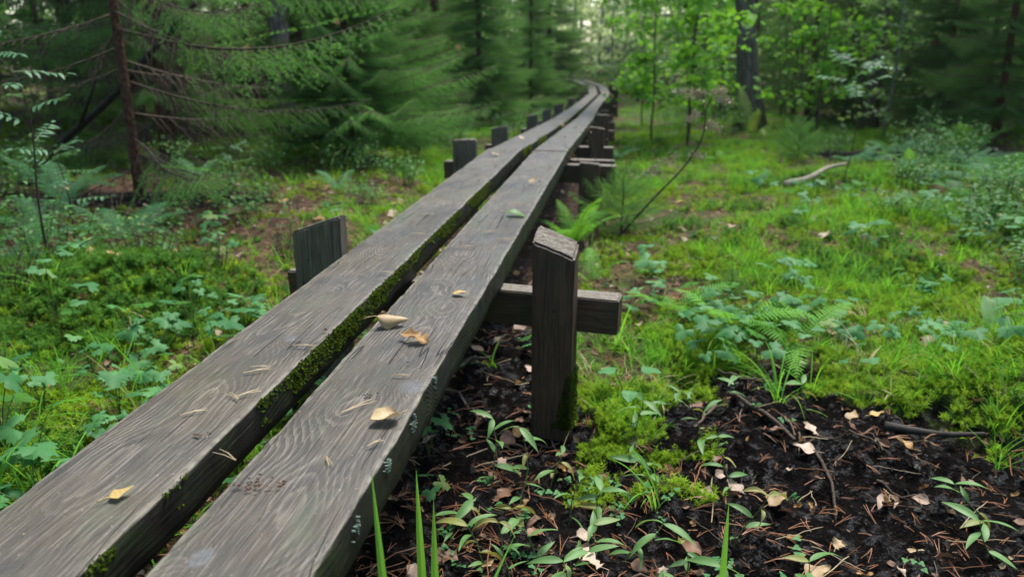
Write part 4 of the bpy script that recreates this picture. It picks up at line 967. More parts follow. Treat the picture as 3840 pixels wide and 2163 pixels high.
KP = [(-.30, 1.70, .17, 1.8, 6, 'zigzag lance-leaf plant nearest the plank, its top leaf pointing at the post'), (-.22, 1.66, .20, 1.4, 6, 'lance-leaf plant with a long bright top leaf in front of the post'), (-.10, 1.62, .12, .5, 5, 'lance-leaf plant on the bare mud just before the post'),
      (-.15, 1.44, .13, 2.0, 6, 'dense lance-leaf plant low in the centre of the mud'), (-.20, 1.36, .12, 2.6, 5, 'lance-leaf plant with yellowing leaves near the broad grass blades'), (-.11, 1.36, .11, .2, 5, 'lance-leaf plant at the bottom edge below the centre'), (-.04, 1.46, .10, .8, 5, 'small lance-leaf plant right of the dense one'),
      (.03, 1.50, .12, 1.0, 5, 'lance-leaf plant beside the pit in the mud'), (.08, 1.40, .10, 0, 5, 'sprawling lance-leaf plant near the bottom of the mud'), (.24, 2.02, .16, 1.2, 6, 'upright lance-leaf plant left of the long curved twig'), (.29, 2.22, .13, .4, 5, 'lance-leaf plant at the head of the long curved twig'),
      (.30, 1.80, .15, 2.2, 6, 'tall lance-leaf plant standing alone in mid mud'), (.27, 1.58, .14, .2, 5, 'lance-leaf plant right of the tall grass blade'), (.22, 1.36, .11, 1.0, 5, 'lance-leaf plant with a pale flower spike near the bottom'), (.86, 1.72, .12, 2.8, 5, 'lance-leaf plant at the right frame edge'), (.82, 1.60, .09, 3.0, 4, 'low lance-leaf plant below the one at the right frame edge'),
      (.05, 2.05, .12, 1.5, 5, 'lance-leaf plant by the mossy lump right of the post'), (.12, 1.78, .13, 2.5, 5, 'lance-leaf plant among needles right of the post foot'), (-.36, 1.52, .11, 1.2, 5, 'lance-leaf plant in the shade close to the plank'), (.56, 2.28, .10, .5, 4, 'small lance-leaf plant by the grass tuft on the mud')]
KP += [(-.26, 1.42, .10, 2.0, 5, 'lance-leaf plant tucked behind the sedge blades'), (-.07, 1.30, .09, 1.2, 5, 'lance-leaf plant cut by the bottom edge near the centre'), (-.16, 1.78, .09, .9, 4, 'low lance-leaf sprig touching the shadow of the post'), (.16, 1.46, .09, 1.9, 4, 'short lance-leaf plant left of the single tall blade'), (-.02, 1.68, .10, 2.4, 5, 'slim lance-leaf plant between post and pit'), (.13, 2.18, .09, .6, 4, 'lance-leaf sprig on the far side of the mossy lump'), (.40, 1.42, .08, 1.0, 4, 'small lance-leaf sprig by the flat tan leaf')]
for i, (x, y, hh, ln, n, lb) in enumerate(KP): knotweed((x, y), 70 + i, hh, ln, n, lb, 'lance-leaf plants on the mud', 1.05, .4 if 'yellow' in lb else .14)
# round-leaved and big-leaved plants
def stalk_leaf_plant(kind, loc, leaves, mat, label, prof, rows=8, group=None):
    x, y = loc; root = empty(kind, (x, y, h1(x, y) - .004), 0, label, 'plant', group); st = MB()
    for (dx, dy, hh, L, W, rx, rz) in leaves: st.tube(bez((0, 0, 0), (dx * .3, dy * .3, hh * .8), (dx, dy, hh), 6), [.0016] * 6, 4, 0, .4)
    st.build('stem', 'herb_stem', root)
    for i, (dx, dy, hh, L, W, rx, rz) in enumerate(leaves):
        v, f = leaf(L, W, prof, rows, -.5, .08, 0, .04, 6, i * 2.0); b = MB(); b.add(v, f, 0, .2 * i); o = b.build('leaf', mat, root, True); o.location = (dx, dy, hh); o.rotation_euler = (rx, 0, rz)
    return root
stalk_leaf_plant('round_leaf_plant', (.02, 2.26), [(-.03, .02, .085, .06, .065, .1, 1.2), (.05, .03, .09, .065, .06, .15, -1.3), (.02, -.03, .05, .055, .05, 0, 3.0)], 'herb', 'plant with three round pale leaves beside the mossy lump behind the post', P_oval)
stalk_leaf_plant('dock_plant', (1.33, 2.88), [(0, 0, .03, .17, .085, 1.0, .1), (.05, -.02, .03, .12, .06, .35, -1.2), (-.05, -.02, .03, .11, .05, .3, 1.4)], 'knot_leaf', 'dock plant with one large glossy upright leaf in the right-hand moss', P_oval, 10)
stalk_leaf_plant('dock_plant', (1.62, 3.35), [(0, 0, .06, .14, .10, .1, 1.4), (.06, .02, .07, .13, .09, .1, -1.0)], 'herb', 'dock plant with broad flat bluish leaves at the right frame edge', P_oval, 10)
stalk_leaf_plant('round_leaf_plant', (.62, 2.95), [(-.03, 0, .07, .06, .055, 0, 1.5), (.04, .02, .08, .055, .05, .1, -1.0), (0, .05, .06, .05, .05, 0, .2)], 'herb', 'round-leaved plant in the green band right of the crossbeam end', P_oval)
stalk_leaf_plant('round_leaf_plant', (.86, 3.2), [(-.04, 0, .07, .065, .05, 0, 1.5), (.05, .02, .07, .06, .05, .1, -1.2), (0, -.05, .05, .06, .05, -.1, 3.0)], 'herb', 'round-leaved plant behind the dark hollow by the yellow grass stalks', P_oval)
# broad grass blades close to the camera and tufts on the mud
def blades(kind, loc, bl, mat, label, group=None):
    x, y = loc; root = empty(kind, (x, y, h1(x, y) - .01), 0, label, 'grass', group)
    for i, (L, W, rx, rz, bend, dx, dy) in enumerate(bl):
        v, f = leaf(L, W, P_blade, 12, bend, .35, 0, 0, 2, i, .25); b = MB(); b.add(v, f, 0, (i * .17) % .6); o = b.build('blade', mat, root); o.location = (dx, dy, 0); o.rotation_euler = (rx, 0, rz)
    return root
blades('sedge_tuft', (-.305, 1.10), [(.44, .018, 1.54, .6, .0, -.005, .0), (.36, .017, 1.5, -1.9, -1.5, .0, .01), (.36, .018, 1.56, .2, -.25, .012, .01), (.30, .010, 1.0, 1.9, -.8, -.01, 0), (.26, .009, .8, -1.2, -.9, .0, .0)], 'blade', 'broad upright sedge blades in front of the plank at the bottom of the view')
blades('sedge_tuft', (-.275, .84), [(.56, .018, 1.46, .62, -.05, 0, 0), (.44, .015, 1.25, -.5, -.5, .01, .01), (.3, .009, .8, -1.8, -.8, 0, 0)], 'blade', 'sedge with one blade crossing the right plank edge at the bottom')
blades('sedge_tuft', (.215, 1.34), [(.27, .014, 1.56, -.1, -.1, 0, 0), (.15, .007, 1.1, 1.9, -.8, 0, 0), (.13, .006, .8, -1.8, -.6, 0, 0)], 'blade', 'single tall grass blade standing on the mud right of centre')
def wild_tuft(kind, loc, n, L, W, label, seed, mat='grass', group=None, arch=1.0):
    r = random.Random(seed)
    return blades(kind, loc, [(L * r.uniform(.5, 1.15), W * r.uniform(.7, 1.2), 1.5 - r.uniform(0, .55), r.uniform(0, 6.28), -arch * r.uniform(.3, 1.6), r.gauss(0, .008), r.gauss(0, .008)) for _ in range(n)], mat, label, group)
TU = [(.50, 2.36, 16, .26, .005, 'thick grass tuft rooted on the mud above the long curved twig'), (.62, 2.46, 12, .24, .004, 'arching grass tuft beside the dark hollow'), (.10, 1.66, 8, .20, .004, 'arching grass tuft in front of the post, blades bent to the right'), (-.02, 2.75, 10, .26, .006, 'upright bright grass right behind the near post'),
      (.04, 2.70, 8, .22, .006, 'pale upright grass behind the crossbeam end'), (.82, 2.62, 9, .22, .004, 'straw-coloured grass stalks at the hollow'), (.30, 2.72, 9, .24, .004, 'grass tuft rising at the mud brink left of the fern'), (1.05, 3.9, 14, .24, .005, 'bluish grass tuft out in the meadow'), (1.45, 3.6, 10, .22, .004, 'grass tuft near the broad bluish dock'),
      (-1.15, 1.35, 10, .22, .005, 'dark grass tuft at the lower left beside the plank'), (-1.35, 1.9, 10, .24, .004, 'grass tuft between herbs left of the plank'), (-1.0, 2.05, 8, .22, .004, 'long grass leaning over the left plank edge'), (.98, 2.0, 9, .15, .003, 'short grass tuft at the right edge of the mud'), (-.42, 2.45, 7, .16, .003, 'thin dark grass under the boardwalk by the post'),
      (-1.25, 2.62, 6, .30, .004, 'long grass blades crossing behind the left near post'), (.74, 2.34, 10, .16, .004, 'grass tuft between mud and the right-hand moss bank')]
for i, (x, y, n, L, W, lb) in enumerate(TU): wild_tuft('grass_tuft', (x, y), n, L, W, lb, 600 + i, 'straw' if 'straw' in lb else ('blade' if 'bright' in lb else 'grass'), 'grass tufts by the boardwalk')

# ------------------------------------------------------------------ ferns
def frond(seed, L, W, mat, droop=.9, np_=26):
    r = random.Random(seed); b = MB(); pts = []
    a = 0.0; y = z = 0.0; n = np_
    for i in range(n + 1):
        pts.append(np.array((0, y, z))); y += L / n * math.cos(a); z += L / n * math.sin(a); a -= droop / n * (.5 + i / n)
    b.tube(pts[::2], [.0022 * (1 - .8 * i / (n / 2)) + .0005 for i in range(len(pts[::2]))], 4, 1)
    for i in range(4, n + 1):
        t = (i - 4) / (n - 4); l = W * .5 * (math.sin(PI * min(1, (t * .86 + .14) ** .72)) ** .9 + .02); d = pts[i] - pts[i - 1]; d = d / np.linalg.norm(d); up = np.cross((1, 0, 0), d)
        if l < .004: continue
        for sg in (-1, 1):
            ax = np.array((sg * .93, 0, 0)) + d * (.28 + .25 * t) + up * r.uniform(-.12, .10); ax /= np.linalg.norm(ax); pw = L / n * .42; k = 7
            v = []; f = []
            for j in range(k + 1):
                u = j / k; c = pts[i] + ax * l * u - up * l * .18 * u * u; w = pw * (1 - u) ** .6 * (1 if j % 2 else .62) + .0004
                v += [c - d * w, c + up * w * .12, c + d * w]
                if j:
                    q = (j - 1) * 3; f += [(q, q + 3, q + 4, q + 1), (q + 1, q + 4, q + 5, q + 2)]
            b.add(v, f, 0, r.random() * .3 + t * .15)
    return b.mesh('frond', [mat, 'herb_stem'])
FR = {'fern': [frond(k, .42, .17, 'fern', .9 + .3 * k) for k in range(3)], 'fern_blue': [frond(10 + k, .42, .18, 'fern_blue', .9 + .3 * k) for k in range(3)], 'fern_yellow': [frond(20, .42, .13, 'fern_yellow', .5), frond(21, .42, .13, 'fern_yellow', .8)]}
def fern(loc, n, s, mat, label, seed, el=(.55, 1.15), az=None, group='ferns'):
    r = random.Random(seed); x, y = loc; root = empty('fern', (x, y, h1(x, y) - .01), 0, label, 'fern', group, s); m = FR[mat]
    for k in range(n):
        o = ob('frond', m[r.randrange(len(m))], root)
        a = (6.28 * k / n + r.uniform(-.3, .3)) if az is None else r.uniform(*az); q = r.uniform(.75, 1.15)
        o.rotation_euler = (r.uniform(*el), r.uniform(-.2, .2), a); o.scale = (q, q, q)
    return root
FN = [((2.35, 6.0), 6, .8, 'fern_blue', 'fern in front of the glossy shrub at the right edge'), ((2.85, 8.5), 7, 1.2, 'fern', 'green fern between shrubs on the right slope'), ((3.3, 10.6), 6, 1.1, 'fern_blue', 'fern behind the black pool'), ((2.1, 5.0), 5, .7, 'fern_blue', 'fern at the right edge over the dock leaves'), ((-1.5, 7.2), 5, .7, 'fern', 'fern in the grass left of the third post'), ((-2.1, 5.6), 5, .7, 'fern_blue', 'fern in the litter before the spruce boughs'), ((-.27, 4.22), 9, .95, 'fern', 'upright bright green fern pressed against the right side of the boardwalk'), ((-.13, 3.5), 3, .62, 'fern', 'upright fern frond showing just right of the near post'), ((.42, 2.95), 7, .8, 'fern', 'low feathery fern at the brink of the mud'), ((.64, 2.84), 6, .72, 'fern', 'low fern next to the straw stalks above the mud'), ((.2, 3.1), 6, .7, 'fern', 'flattened fern in the green band behind the mud'),
      ((-3.15, 3.9), 7, 1.1, 'fern_blue', 'bluish fern at the far left beside the rowan sapling'), ((-2.62, 3.75), 6, .95, 'fern_blue', 'bluish fern with broad fronds in front of the black soil'), ((-3.6, 4.6), 7, 1.1, 'fern_blue', 'fern behind the rowan sapling in the left shade'), ((-2.95, 3.3), 6, 1.0, 'fern_blue', 'fern at the left frame edge over the heather bank'), ((-3.4, 5.9), 5, .9, 'fern_blue', 'small fern behind the thin reddish spruce'),
      ((1.98, 13.6), 2, 2.2, 'fern_yellow', 'yellowing upright fern in front of the thick grey trunk'), ((2.2, 13.5), 3, 1.0, 'fern_yellow', 'low yellow-green fern before the thick grey trunk'), ((3.5, 9.7), 7, 1.35, 'fern_blue', 'pale fern standing beside the black pool'), ((3.75, 9.3), 7, 1.4, 'fern_blue', 'fern right of the black pool with arching fronds'), ((3.1, 8.1), 7, 1.3, 'fern_blue', 'fern spreading over the mossy bank at the right'), ((3.2, 7.5), 8, 1.5, 'fern_blue', 'large fern at the right frame edge by the dark hollow'), ((4.0, 10.3), 7, 1.5, 'fern', 'tall fern under the right-hand spruce'), ((2.75, 9.6), 5, 1.0, 'fern_blue', 'fern in front of the black pool'), ((2.75, 6.35), 6, 1.2, 'fern_blue', 'fern low at the right frame edge'),
      ((1.05, 9.2), 5, .9, 'fern', 'fern lying in the meadow grass'), ((-.15, 9.6), 6, 1.2, 'fern_blue', 'bluish fern beside the far right posts'), ((2.5, 9.3), 6, .9, 'fern_blue', 'fern on the mossy hump in the meadow'), ((3.9, 11.3), 7, 1.4, 'fern_blue', 'fern in the shade under the right-hand spruces'), ((2.0, 4.6), 5, .6, 'fern_blue', 'small fern low at the right frame edge'), ((1.9, 5.6), 5, .6, 'fern_blue', 'small fern on the slope below the mossy hump')]
for i, (loc, n, s, m, lb) in enumerate(FN): fern(loc, n, s, m, lb, 800 + i, (.9, 1.35) if 'upright' in lb or 'tall' in lb else ((.4, .85) if 'low' in lb or 'flat' in lb or 'lying' in lb else (.5, 1.1)))

# ------------------------------------------------------------------ saplings and shrubs
def conifer_sapling(loc, h, label, seed):
    r = random.Random(seed); x, y = loc; root = empty('spruce_sapling', (x, y, h1(x, y) - .01), 0, label, 'sapling'); b = MB(); b.tube([(0, 0, 0), (.006, 0, h * .5), (0, .004, h)], [.006, .004, .0015], 5); b.build('stem', 'twig', root)
    for k in range(30):
        t = (k + .5) / 30; z = h * (.08 + .9 * t); o = ob('branch', BR_PALE[k % 3], root); o.location = (0, 0, z); s = (.78 * (1 - t) + .15) * h * r.uniform(.8, 1.2)
        o.scale = (s * 1.1, s, s); o.rotation_euler = (.45 + .4 * t + r.uniform(-.15, .15), 0, k * 2.4)
    return root
conifer_sapling((-.02, 4.5), .40, 'knee-high spruce sapling beside the fern right of the boardwalk', 3)
conifer_sapling((1.9, 9.4), .5, 'small spruce sapling out in the meadow', 4)
conifer_sapling((.46, 3.35), .14, 'tiny conifer seedling among the round leaves behind the mud', 6)
PN = []
for s in range(3):
    b = MB(); L = .16
    b.tube([(0, 0, 0), (0, L * .5, .006), (0, L, -.006)], [.0012, .001, .0006], 3, 1)
    for k in range(11):
        t = .25 + .75 * (k // 2) / 5; sg = -1 if k % 2 else 1
        v, f = leaf(.042 * (1 - .25 * abs(t - .5)), .015, P_lance, 5, -.4, .15, 0, .03, 2, k)
        b.add(xf(v, (0, L * t, .004), (random.Random(s * 50 + k).uniform(-.25, .15), 0, -sg * 1.15 if k < 10 else 0)), f, 0, .08 * k)
    PN.append(b.mesh('leaf', ['rowan', 'herb_stem']))
def rowan(loc, pts, nl, label, seed, s=1.0, top=.45):
    r = random.Random(seed); x, y = loc; root = empty('rowan_sapling', (x, y, h1(x, y) - .01), 0, label, 'sapling'); P = spline(pts, 14); b = MB(); b.tube(P, [.0055 * (1 - .065 * i) for i in range(14)], 6); b.build('stem', 'twig', root, True)
    for k in range(nl):
        t = top + (1 - top) * k / (nl - 1); i = min(int(t * 13), 12); o = ob('leaf', PN[k % 3], root); o.location = P[i] + (P[i + 1] - P[i]) * (t * 13 - i); q = s * r.uniform(.8, 1.2); o.scale = (q, q, q); o.rotation_euler = (r.uniform(-.2, .5), r.uniform(-.3, .3), k * 2.4 + r.uniform(-.3, .3))
    return root
rowan((-2.43, 2.97), [(0, 0, 0), (.0, 0, .3), (.03, 0, .58), (0, .0, .78), (-.09, -.02, .90)], 9, 'slender rowan sapling with paired leaflets at the left frame edge', 5, 1.1)
rowan((1.80, 7.0), [(0, 0, 0), (.05, .02, .3), (.05, 0, .55), (.02, 0, .85), (.05, 0, 1.0)], 9, 'thin rowan sapling rising from the mossy hump in the right meadow', 6, 1.9, .62)
rowan((-2.75, 3.55), [(0, 0, 0), (.02, 0, .2), (.0, 0, .4), (-.03, 0, .5)], 10, 'short bushy rowan sapling amid the ferns on the left', 8, 1.2, .25)
rowan((-2.95, 5.6), [(0, 0, 0), (.02, 0, .15), (.0, 0, .25), (.03, 0, .32)], 8, 'low rowan shoot behind the litter left of the moss', 9, 1.0, .2)
def shrub(loc, n, h, ls, mat, label, seed, spread=.2, group='berry shrubs', stem='twig', leaves=22):
    r = random.Random(seed); x, y = loc; root = empty('berry_shrub', (x, y, h1(x, y) - .01), 0, label, 'shrub', group); st = MB(); fo = MB()
    for k in range(n):
        a = r.uniform(0, 6.28); o = r.uniform(.2, 1) * spread; hh = h * r.uniform(.6, 1.15); p0 = np.array((math.cos(a) * o * .5, math.sin(a) * o * .5, 0)); p1 = np.array((math.cos(a) * o, math.sin(a) * o, hh))
        q = bez(p0, (p0 + p1) / 2 + (r.gauss(0, .02), r.gauss(0, .02), .03), p1, 6); st.tube(q, [.0022, .002, .0017, .0014, .001, .0006], 4)
        for j in range(leaves):
            t = r.uniform(.25, 1.0); i = min(int(t * 5), 4); c = q[i] + (q[i + 1] - q[i]) * (t * 5 - i); d = np.array((r.gauss(0, 1), r.gauss(0, 1), r.gauss(.3, .4))); d /= np.linalg.norm(d); l = r.uniform(.02, .07)
            e = c + d * l
            if j % 3 == 0: st.tube([c, e], [.0008, .0004], 3)
            v, f = leaf(ls * r.uniform(.7, 1.2), ls * .55, P_oval, 3, -.3, .15, 0, 0, 2); fo.add(xf(v, tuple(e), (r.uniform(-.5, .4), r.uniform(-.4, .4), r.uniform(0, 6.28))), f, 0, r.random() * .95)
    st.build('stem', stem, root); fo.build('foliage', mat, root); return root
SH = [((-2.2, 8.2), 26, .42, .034, 'shrub', 'bushy shrub with small glossy leaves below the green spruce tips', .34), ((-1.95, 8.9), 16, .34, .034, 'shrub', 'low glossy shrub next to the bushy one behind the left posts', .3), ((-2.85, 5.35), 14, .26, .03, 'shrub', 'berry shrub growing from the brown litter left of the mossy mound', .2), ((-2.5, 5.2), 10, .2, .028, 'shrub', 'small berry shrub at the edge of the brown litter', .16),
      ((-2.6, 3.15), 22, .34, .028, 'shrub', 'dense berry shrub around the foot of the rowan sapling', .32), ((-3.0, 2.95), 20, .36, .028, 'shrub', 'berry shrub at the very left edge', .3), ((-2.2, 3.3), 12, .24, .026, 'shrub', 'sparse berry shrub right of the rowan sapling', .22), ((-1.7, 5.0), 12, .18, .026, 'shrub', 'low berry shrub behind the left near post', .22),
      ((2.55, 5.75), 26, .30, .034, 'shrub', 'glossy berry shrub under the dark hollow at the right', .34), ((2.35, 5.3), 22, .28, .034, 'shrub', 'berry shrub right at the frame edge beside the dark hollow', .32), ((2.2, 6.5), 14, .22, .03, 'shrub', 'small berry shrub on the right meadow hump', .26), ((3.0, 8.8), 22, .5, .04, 'shrub', 'leafy shrub between the ferns by the black pool', .4), ((1.9, 3.9), 14, .18, .026, 'shrub', 'low berry shrub at the right edge of the meadow', .25), ((-2.3, 6.5), 22, .34, .032, 'shrub', 'shrub in the shade below the sweeping spruce boughs', .4), ((-3.0, 6.4), 20, .3, .032, 'shrub', 'shrub between thin trunk and mossy mound', .35), ((-1.6, 10.5), 16, .4, .035, 'shrub', 'leafy shrub behind the far left posts', .3), ((-1.5, 12.5), 16, .5, .04, 'shrub', 'leafy shrub at the foot of the soft green spruce', .35), ((-2.0, 6.8), 10, .2, .028, 'moss_dark', 'dark low shrub on the mossy mound', .3)]
SH += [((-2.15, 4.3), 16, .22, .028, 'shrub', 'shrub in the litter midway between rowan and left post', .25), ((-1.75, 6.0), 16, .24, .03, 'shrub', 'shrub below the boughs just left of the second post', .28), ((-3.5, 5.7), 18, .36, .032, 'shrub', 'shrub directly behind the thin reddish trunk', .32), ((-3.9, 4.4), 22, .42, .032, 'shrub', 'tall shrub at the left edge behind the ferns', .36), ((-4.3, 5.2), 20, .4, .034, 'shrub', 'shrub at the foot of the leaning dead tree', .36), ((-2.6, 4.5), 14, .24, .03, 'shrub', 'shrub in front of the thin reddish trunk', .24),
       ((2.9, 7.9), 22, .42, .036, 'shrub', 'shrub among the ferns on the right slope', .36), ((3.4, 8.7), 22, .5, .04, 'shrub', 'tall shrub behind the ferns on the right slope', .4), ((2.45, 6.9), 16, .26, .032, 'shrub', 'shrub on the back of the mossy hump', .3), ((1.95, 4.75), 18, .24, .03, 'shrub', 'shrub at the right edge above the dock leaves', .28), ((1.7, 5.1), 12, .16, .028, 'shrub', 'low shrub in the meadow before the pale branch', .24), ((3.9, 11.0), 22, .6, .045, 'shrub', 'tall shrub in the shade under the right-hand spruces', .45), ((2.6, 10.9), 18, .4, .04, 'shrub', 'shrub left of the black pool', .35), ((1.55, 13.0), 20, .6, .05, 'broad_dark', 'dark shrub at the foot of the broad-leaved saplings', .5), ((.75, 14.0), 20, .6, .05, 'broad_dark', 'dark shrub under the saplings nearest the boardwalk', .5)]
for i, (loc, n, h, ls, m, lb, sp) in enumerate(SH): shrub(loc, n, h, ls, m, lb, 850 + i, sp)
for i, (x, y, lb) in enumerate([(-2.05, 3.05, 'dark heather clump under the rowan sapling'), (-2.35, 2.62, 'dark heather clump behind the tallest lobed herb'), (-1.75, 3.1, 'heather clump at the mossy hummock on the left'), (-1.62, 3.6, 'heather clump halfway to the left near post'), (-2.75, 2.35, 'heather clump at the left frame edge')]):
    shrub((x, y), 26, .16, .008, 'moss_dark', lb, 880 + i, .2, 'heather clumps', 'twig', 16)
# dry seed-head stem leaning over the meadow
root = empty('dry_seed_stalk', (-.05, 4.35, h1(-.05, 4.35) - .01), 0, 'dry brown stalk with fluffy seed heads leaning right over the meadow', 'plant')
b = MB(); main = spline([(0, 0, 0), (.195, .02, .235), (.355, .04, .415), (.44, .05, .57), (.45, .05, .71), (.475, .05, .78)], 18); b.tube(main, [.0070 - .00026 * i for i in range(18)], 5)
heads = []
for (i, e) in ((17, (.30, .05, .80)), (17, (.52, .05, .81)), (15, (.56, .02, .76)), (13, (.36, .06, .66)), (12, (.52, .08, .60)), (9, (.19, .0, .41)), (8, (.43, .06, .47)), (16, (.37, .05, .79)), (6, (.10, .05, .36))):
    q = bez(main[i], (main[i] + np.array(e)) / 2 + np.array((0, 0, .03)), e, 5); b.tube(q, [.0018, .0016, .0013, .001, .0008], 4); heads.append(q)
b.build('stem', 'dead_twig', root); b = MB()
r = random.Random(4)
for q in heads:
    for k in range(44):
        c = q[r.randrange(2, 5)] + np.array((r.gauss(0, .018), r.gauss(0, .018), r.gauss(0, .012)))
        for j in range(4):
            d = np.array((r.gauss(0, 1), r.gauss(0, 1), r.gauss(0, 1))); d = d / np.linalg.norm(d) * .016; s2 = np.cross(d, (r.random(), r.random(), r.random())) * .35
            b.add([c - s2, c + s2, c + d], [(0, 1, 2)])
b.build('seed_head', 'seed', root)
root = empty('dry_seed_stalk', (-.12, 4.75, h1(-.12, 4.75) - .01), 0, 'short dry stalk with yellowed sprigs in front of the second crossbeam', 'plant'); b = MB(); hs = MB()
for (ex, ez) in ((-.26, .50), (.05, .55), (.16, .46), (-.14, .60), (.10, .38)):
    q = bez((0, 0, 0), (ex * .2, 0, ez * .7), (ex, 0, ez), 7); b.tube(q, [.003, .0026, .0022, .0018, .0015, .001, .0008], 4)
    for k in range(14):
        c = q[r.randrange(5, 7)] + np.array((r.gauss(0, .02), r.gauss(0, .02), r.gauss(0, .014))); d = np.array((r.gauss(0, 1), r.gauss(0, 1), r.gauss(0, 1))) * .006; hs.add([c - d[[1, 2, 0]] * .5, c + d[[1, 2, 0]] * .5, c + d], [(0, 1, 2)])
b.build('stem', 'dead_twig', root); hs.build('seed_head', 'leaf_orange', root)
# spruce twig with drifting yellow leaves caught in it
# ------------------------------------------------------------------ twigs and logs lying about
def stick(pts, r0, mat, label, name='twig', side=(), n=14, group=None, lift=.006):
    if name == 'log': n = 9
    P = [np.array((x, y, h1(x, y) + lift + z)) for x, y, z in spline(pts, n)]
    if name == 'log': P = [np.array((p[0], p[1], P[0][2] + (P[-1][2] - P[0][2]) * i / (n - 1) + r0 * .5)) for i, p in enumerate(P)]
    c = P[0].copy(); P = [p - c for p in P]; b = MB()
    b.tube(P, [r0 * (1 - .6 * i / (n - 1)) * (1 + .25 * (vn(i * .9, r0 * 900, 3) - .5)) for i in range(n)], 6)
    for (i, dx, dy, dz) in side: b.tube([P[i], P[i] + np.array((dx, dy, dz)) * .6 + np.array((0, 0, .006)), P[i] + np.array((dx, dy, dz))], [r0 * .6, r0 * .45, r0 * .2], 4)
    o = b.build(name, mat, None, True); o.location = c; return tag(o, label, 'log' if name == 'log' else 'twig', group)
stick([(.34, 2.36, .02), (.44, 2.2, .008), (.52, 2.02, .0), (.545, 1.88, 0), (.535, 1.76, -.002)], .0075, 'twig', 'long curved brown twig lying across the mud', side=((6, .04, .05, .01),))
stick([(.49, 2.22, 0), (.505, 2.1, .01), (.485, 1.98, .005)], .004, 'twig', 'thin grey twig crossing the long curved twig')
stick([(-.55, 2.30, .01), (-.46, 2.22, .012), (-.40, 2.12, .0)], .006, 'dead_twig', 'forked pale twig under the boardwalk edge', side=((6, .06, .02, 0),))
stick([(-.56, 2.40, .0), (-.46, 2.55, .02), (-.40, 2.66, .04)], .007, 'dead_twig', 'pale stick slanting up in the shade under the plank')
stick([(.75, 2.16, .01), (.88, 2.12, .012), (1.0, 2.13, .01)], .013, 'dark_log', 'short dark branch stub by the moss bank at the right', name='log')
stick([(.66, 1.9, 0), (.8, 1.83, .004), (.92, 1.80, 0)], .004, 'twig', 'straight thin twig on the mud near the right edge')
stick([(.55, 2.1, 0), (.63, 2.04, .003), (.72, 1.96, 0)], .0035, 'twig', 'thin twig above the curled leaf on the mud')
stick([(-.34, 2.0, 0), (-.26, 2.02, .004), (-.16, 2.05, .006)], .0045, 'twig', 'dark twig pointing at the foot of the near post')
stick([(.33, 2.55, .03), (.42, 2.47, .02), (.50, 2.5, .03)], .005, 'dead_twig', 'bent orange-brown stalk at the mud brink')
stick([(.30, 2.30, 0), (.25, 2.16, .01), (.22, 2.10, 0)], .006, 'twig', 'short dark twig left of the long curved one')
stick([(1.25, 6.55, .02), (1.5, 6.85, .05), (1.75, 7.35, .09), (1.95, 7.55, .12)], .03, 'pale_log', 'pale barkless branch lying at the mossy hump in the meadow', name='log', lift=.02)
stick([(-2.35, 2.98, .03), (-2.28, 3.0, .07), (-2.2, 3.02, .12)], .004, 'dead_twig', 'grey side twig at the foot of the rowan sapling')
stick([(-4.9, 5.4, .02), (-4.4, 5.2, .05), (-3.9, 5.3, .03)], .02, 'dark_log', 'dark branch on the ground left of the thin spruce', name='log')
stick([(-1.9, 4.7, .01), (-1.6, 4.85, .03), (-1.35, 4.9, .02)], .008, 'dead_twig', 'reddish stick in the litter behind the left near post')
stick([(2.6, 10.2, .02), (3.1, 10.4, .04), (3.7, 10.5, .02)], .02, 'dark_log', 'dark branch fallen across the black pool', name='log')
stick([(.02, 1.42, 0), (.1, 1.46, .006), (.2, 1.43, 0)], .004, 'twig', 'thin twig low in the mud below the lance-leaf plants')
# ------------------------------------------------------------------ fallen leaves
def leaf_obj(name, L, W, prof, mat, loc, rot, bend, curl, label, wav=.06, fold=.1, pet=.02, cat='leaf', group=None, rows=12, ph=0., scale=1):
    v, f = leaf(L, W, prof, rows, bend, fold, curl, wav, 6, ph); b = MB(); b.add(v, f, 0, .3)
    if pet: b.tube(bez((0, 0, 0), (.002, -pet * .5, .003), (pet * .25, -pet, .0015), 5), [.0012, .001, .0009, .0008, .0009], 4)
    o = b.build(name, mat, None, True); put(o, loc, rot, scale); return tag(o, label, cat, group)
zt = .4995
leaf_obj('fallen_leaf', .070, .066, P_oval, 'leaf_tan', (-.53, 1.59, zt + .024), (.10, .12, -1.25), -.5, -1.75, 'rolled tan leaf lying dome-up on the right plank', .04, 0, .03)
leaf_obj('fallen_leaf', .066, .040, P_oak, 'leaf_orange', (-.455, 1.525, zt + .010), (.12, .1, -1.9), -.5, .35, 'lobed orange-brown oak leaf on the right plank', .12, .25, .012, ph=1.0)
leaf_obj('fallen_leaf', .052, .046, P_oval, 'leaf_tan', (-.362, 1.17, zt + .0025), (.02, 0, 2.35), .12, .9, 'curled tan leaf near the outer edge of the right plank', .06, .15, .02)
leaf_obj('fallen_leaf', .034, .022, P_birch, 'leaf_yellow', (-.684, .868, zt + .003), (.03, 0, -.75), .3, 0, 'small yellow birch leaf on the left plank', .03, .08, .016)
leaf_obj('fallen_leaf', .085, .052, P_oval, 'knot_leaf', (-.425, 2.80, zt + .006), (.05, 0, -1.5), -.7, .5, 'fresh green leaf lying on the right plank farther along', .05, .1, .02)
leaf_obj('fallen_leaf', .034, .026, P_oval, 'leaf_yellow', (-.415, 1.845, zt + .003), (.02, .05, -1.6), .3, 0, 'pale yellow oval leaf on the right plank before the crossbeam', .03, .06, 0)
leaf_obj('fallen_leaf', .05, .03, P_birch, 'leaf_tan', (-.42, 3.45, zt + .004), (.2, 0, -.6), .8, .3, 'tan leaf standing on edge on the right plank', .05, .1, .015)
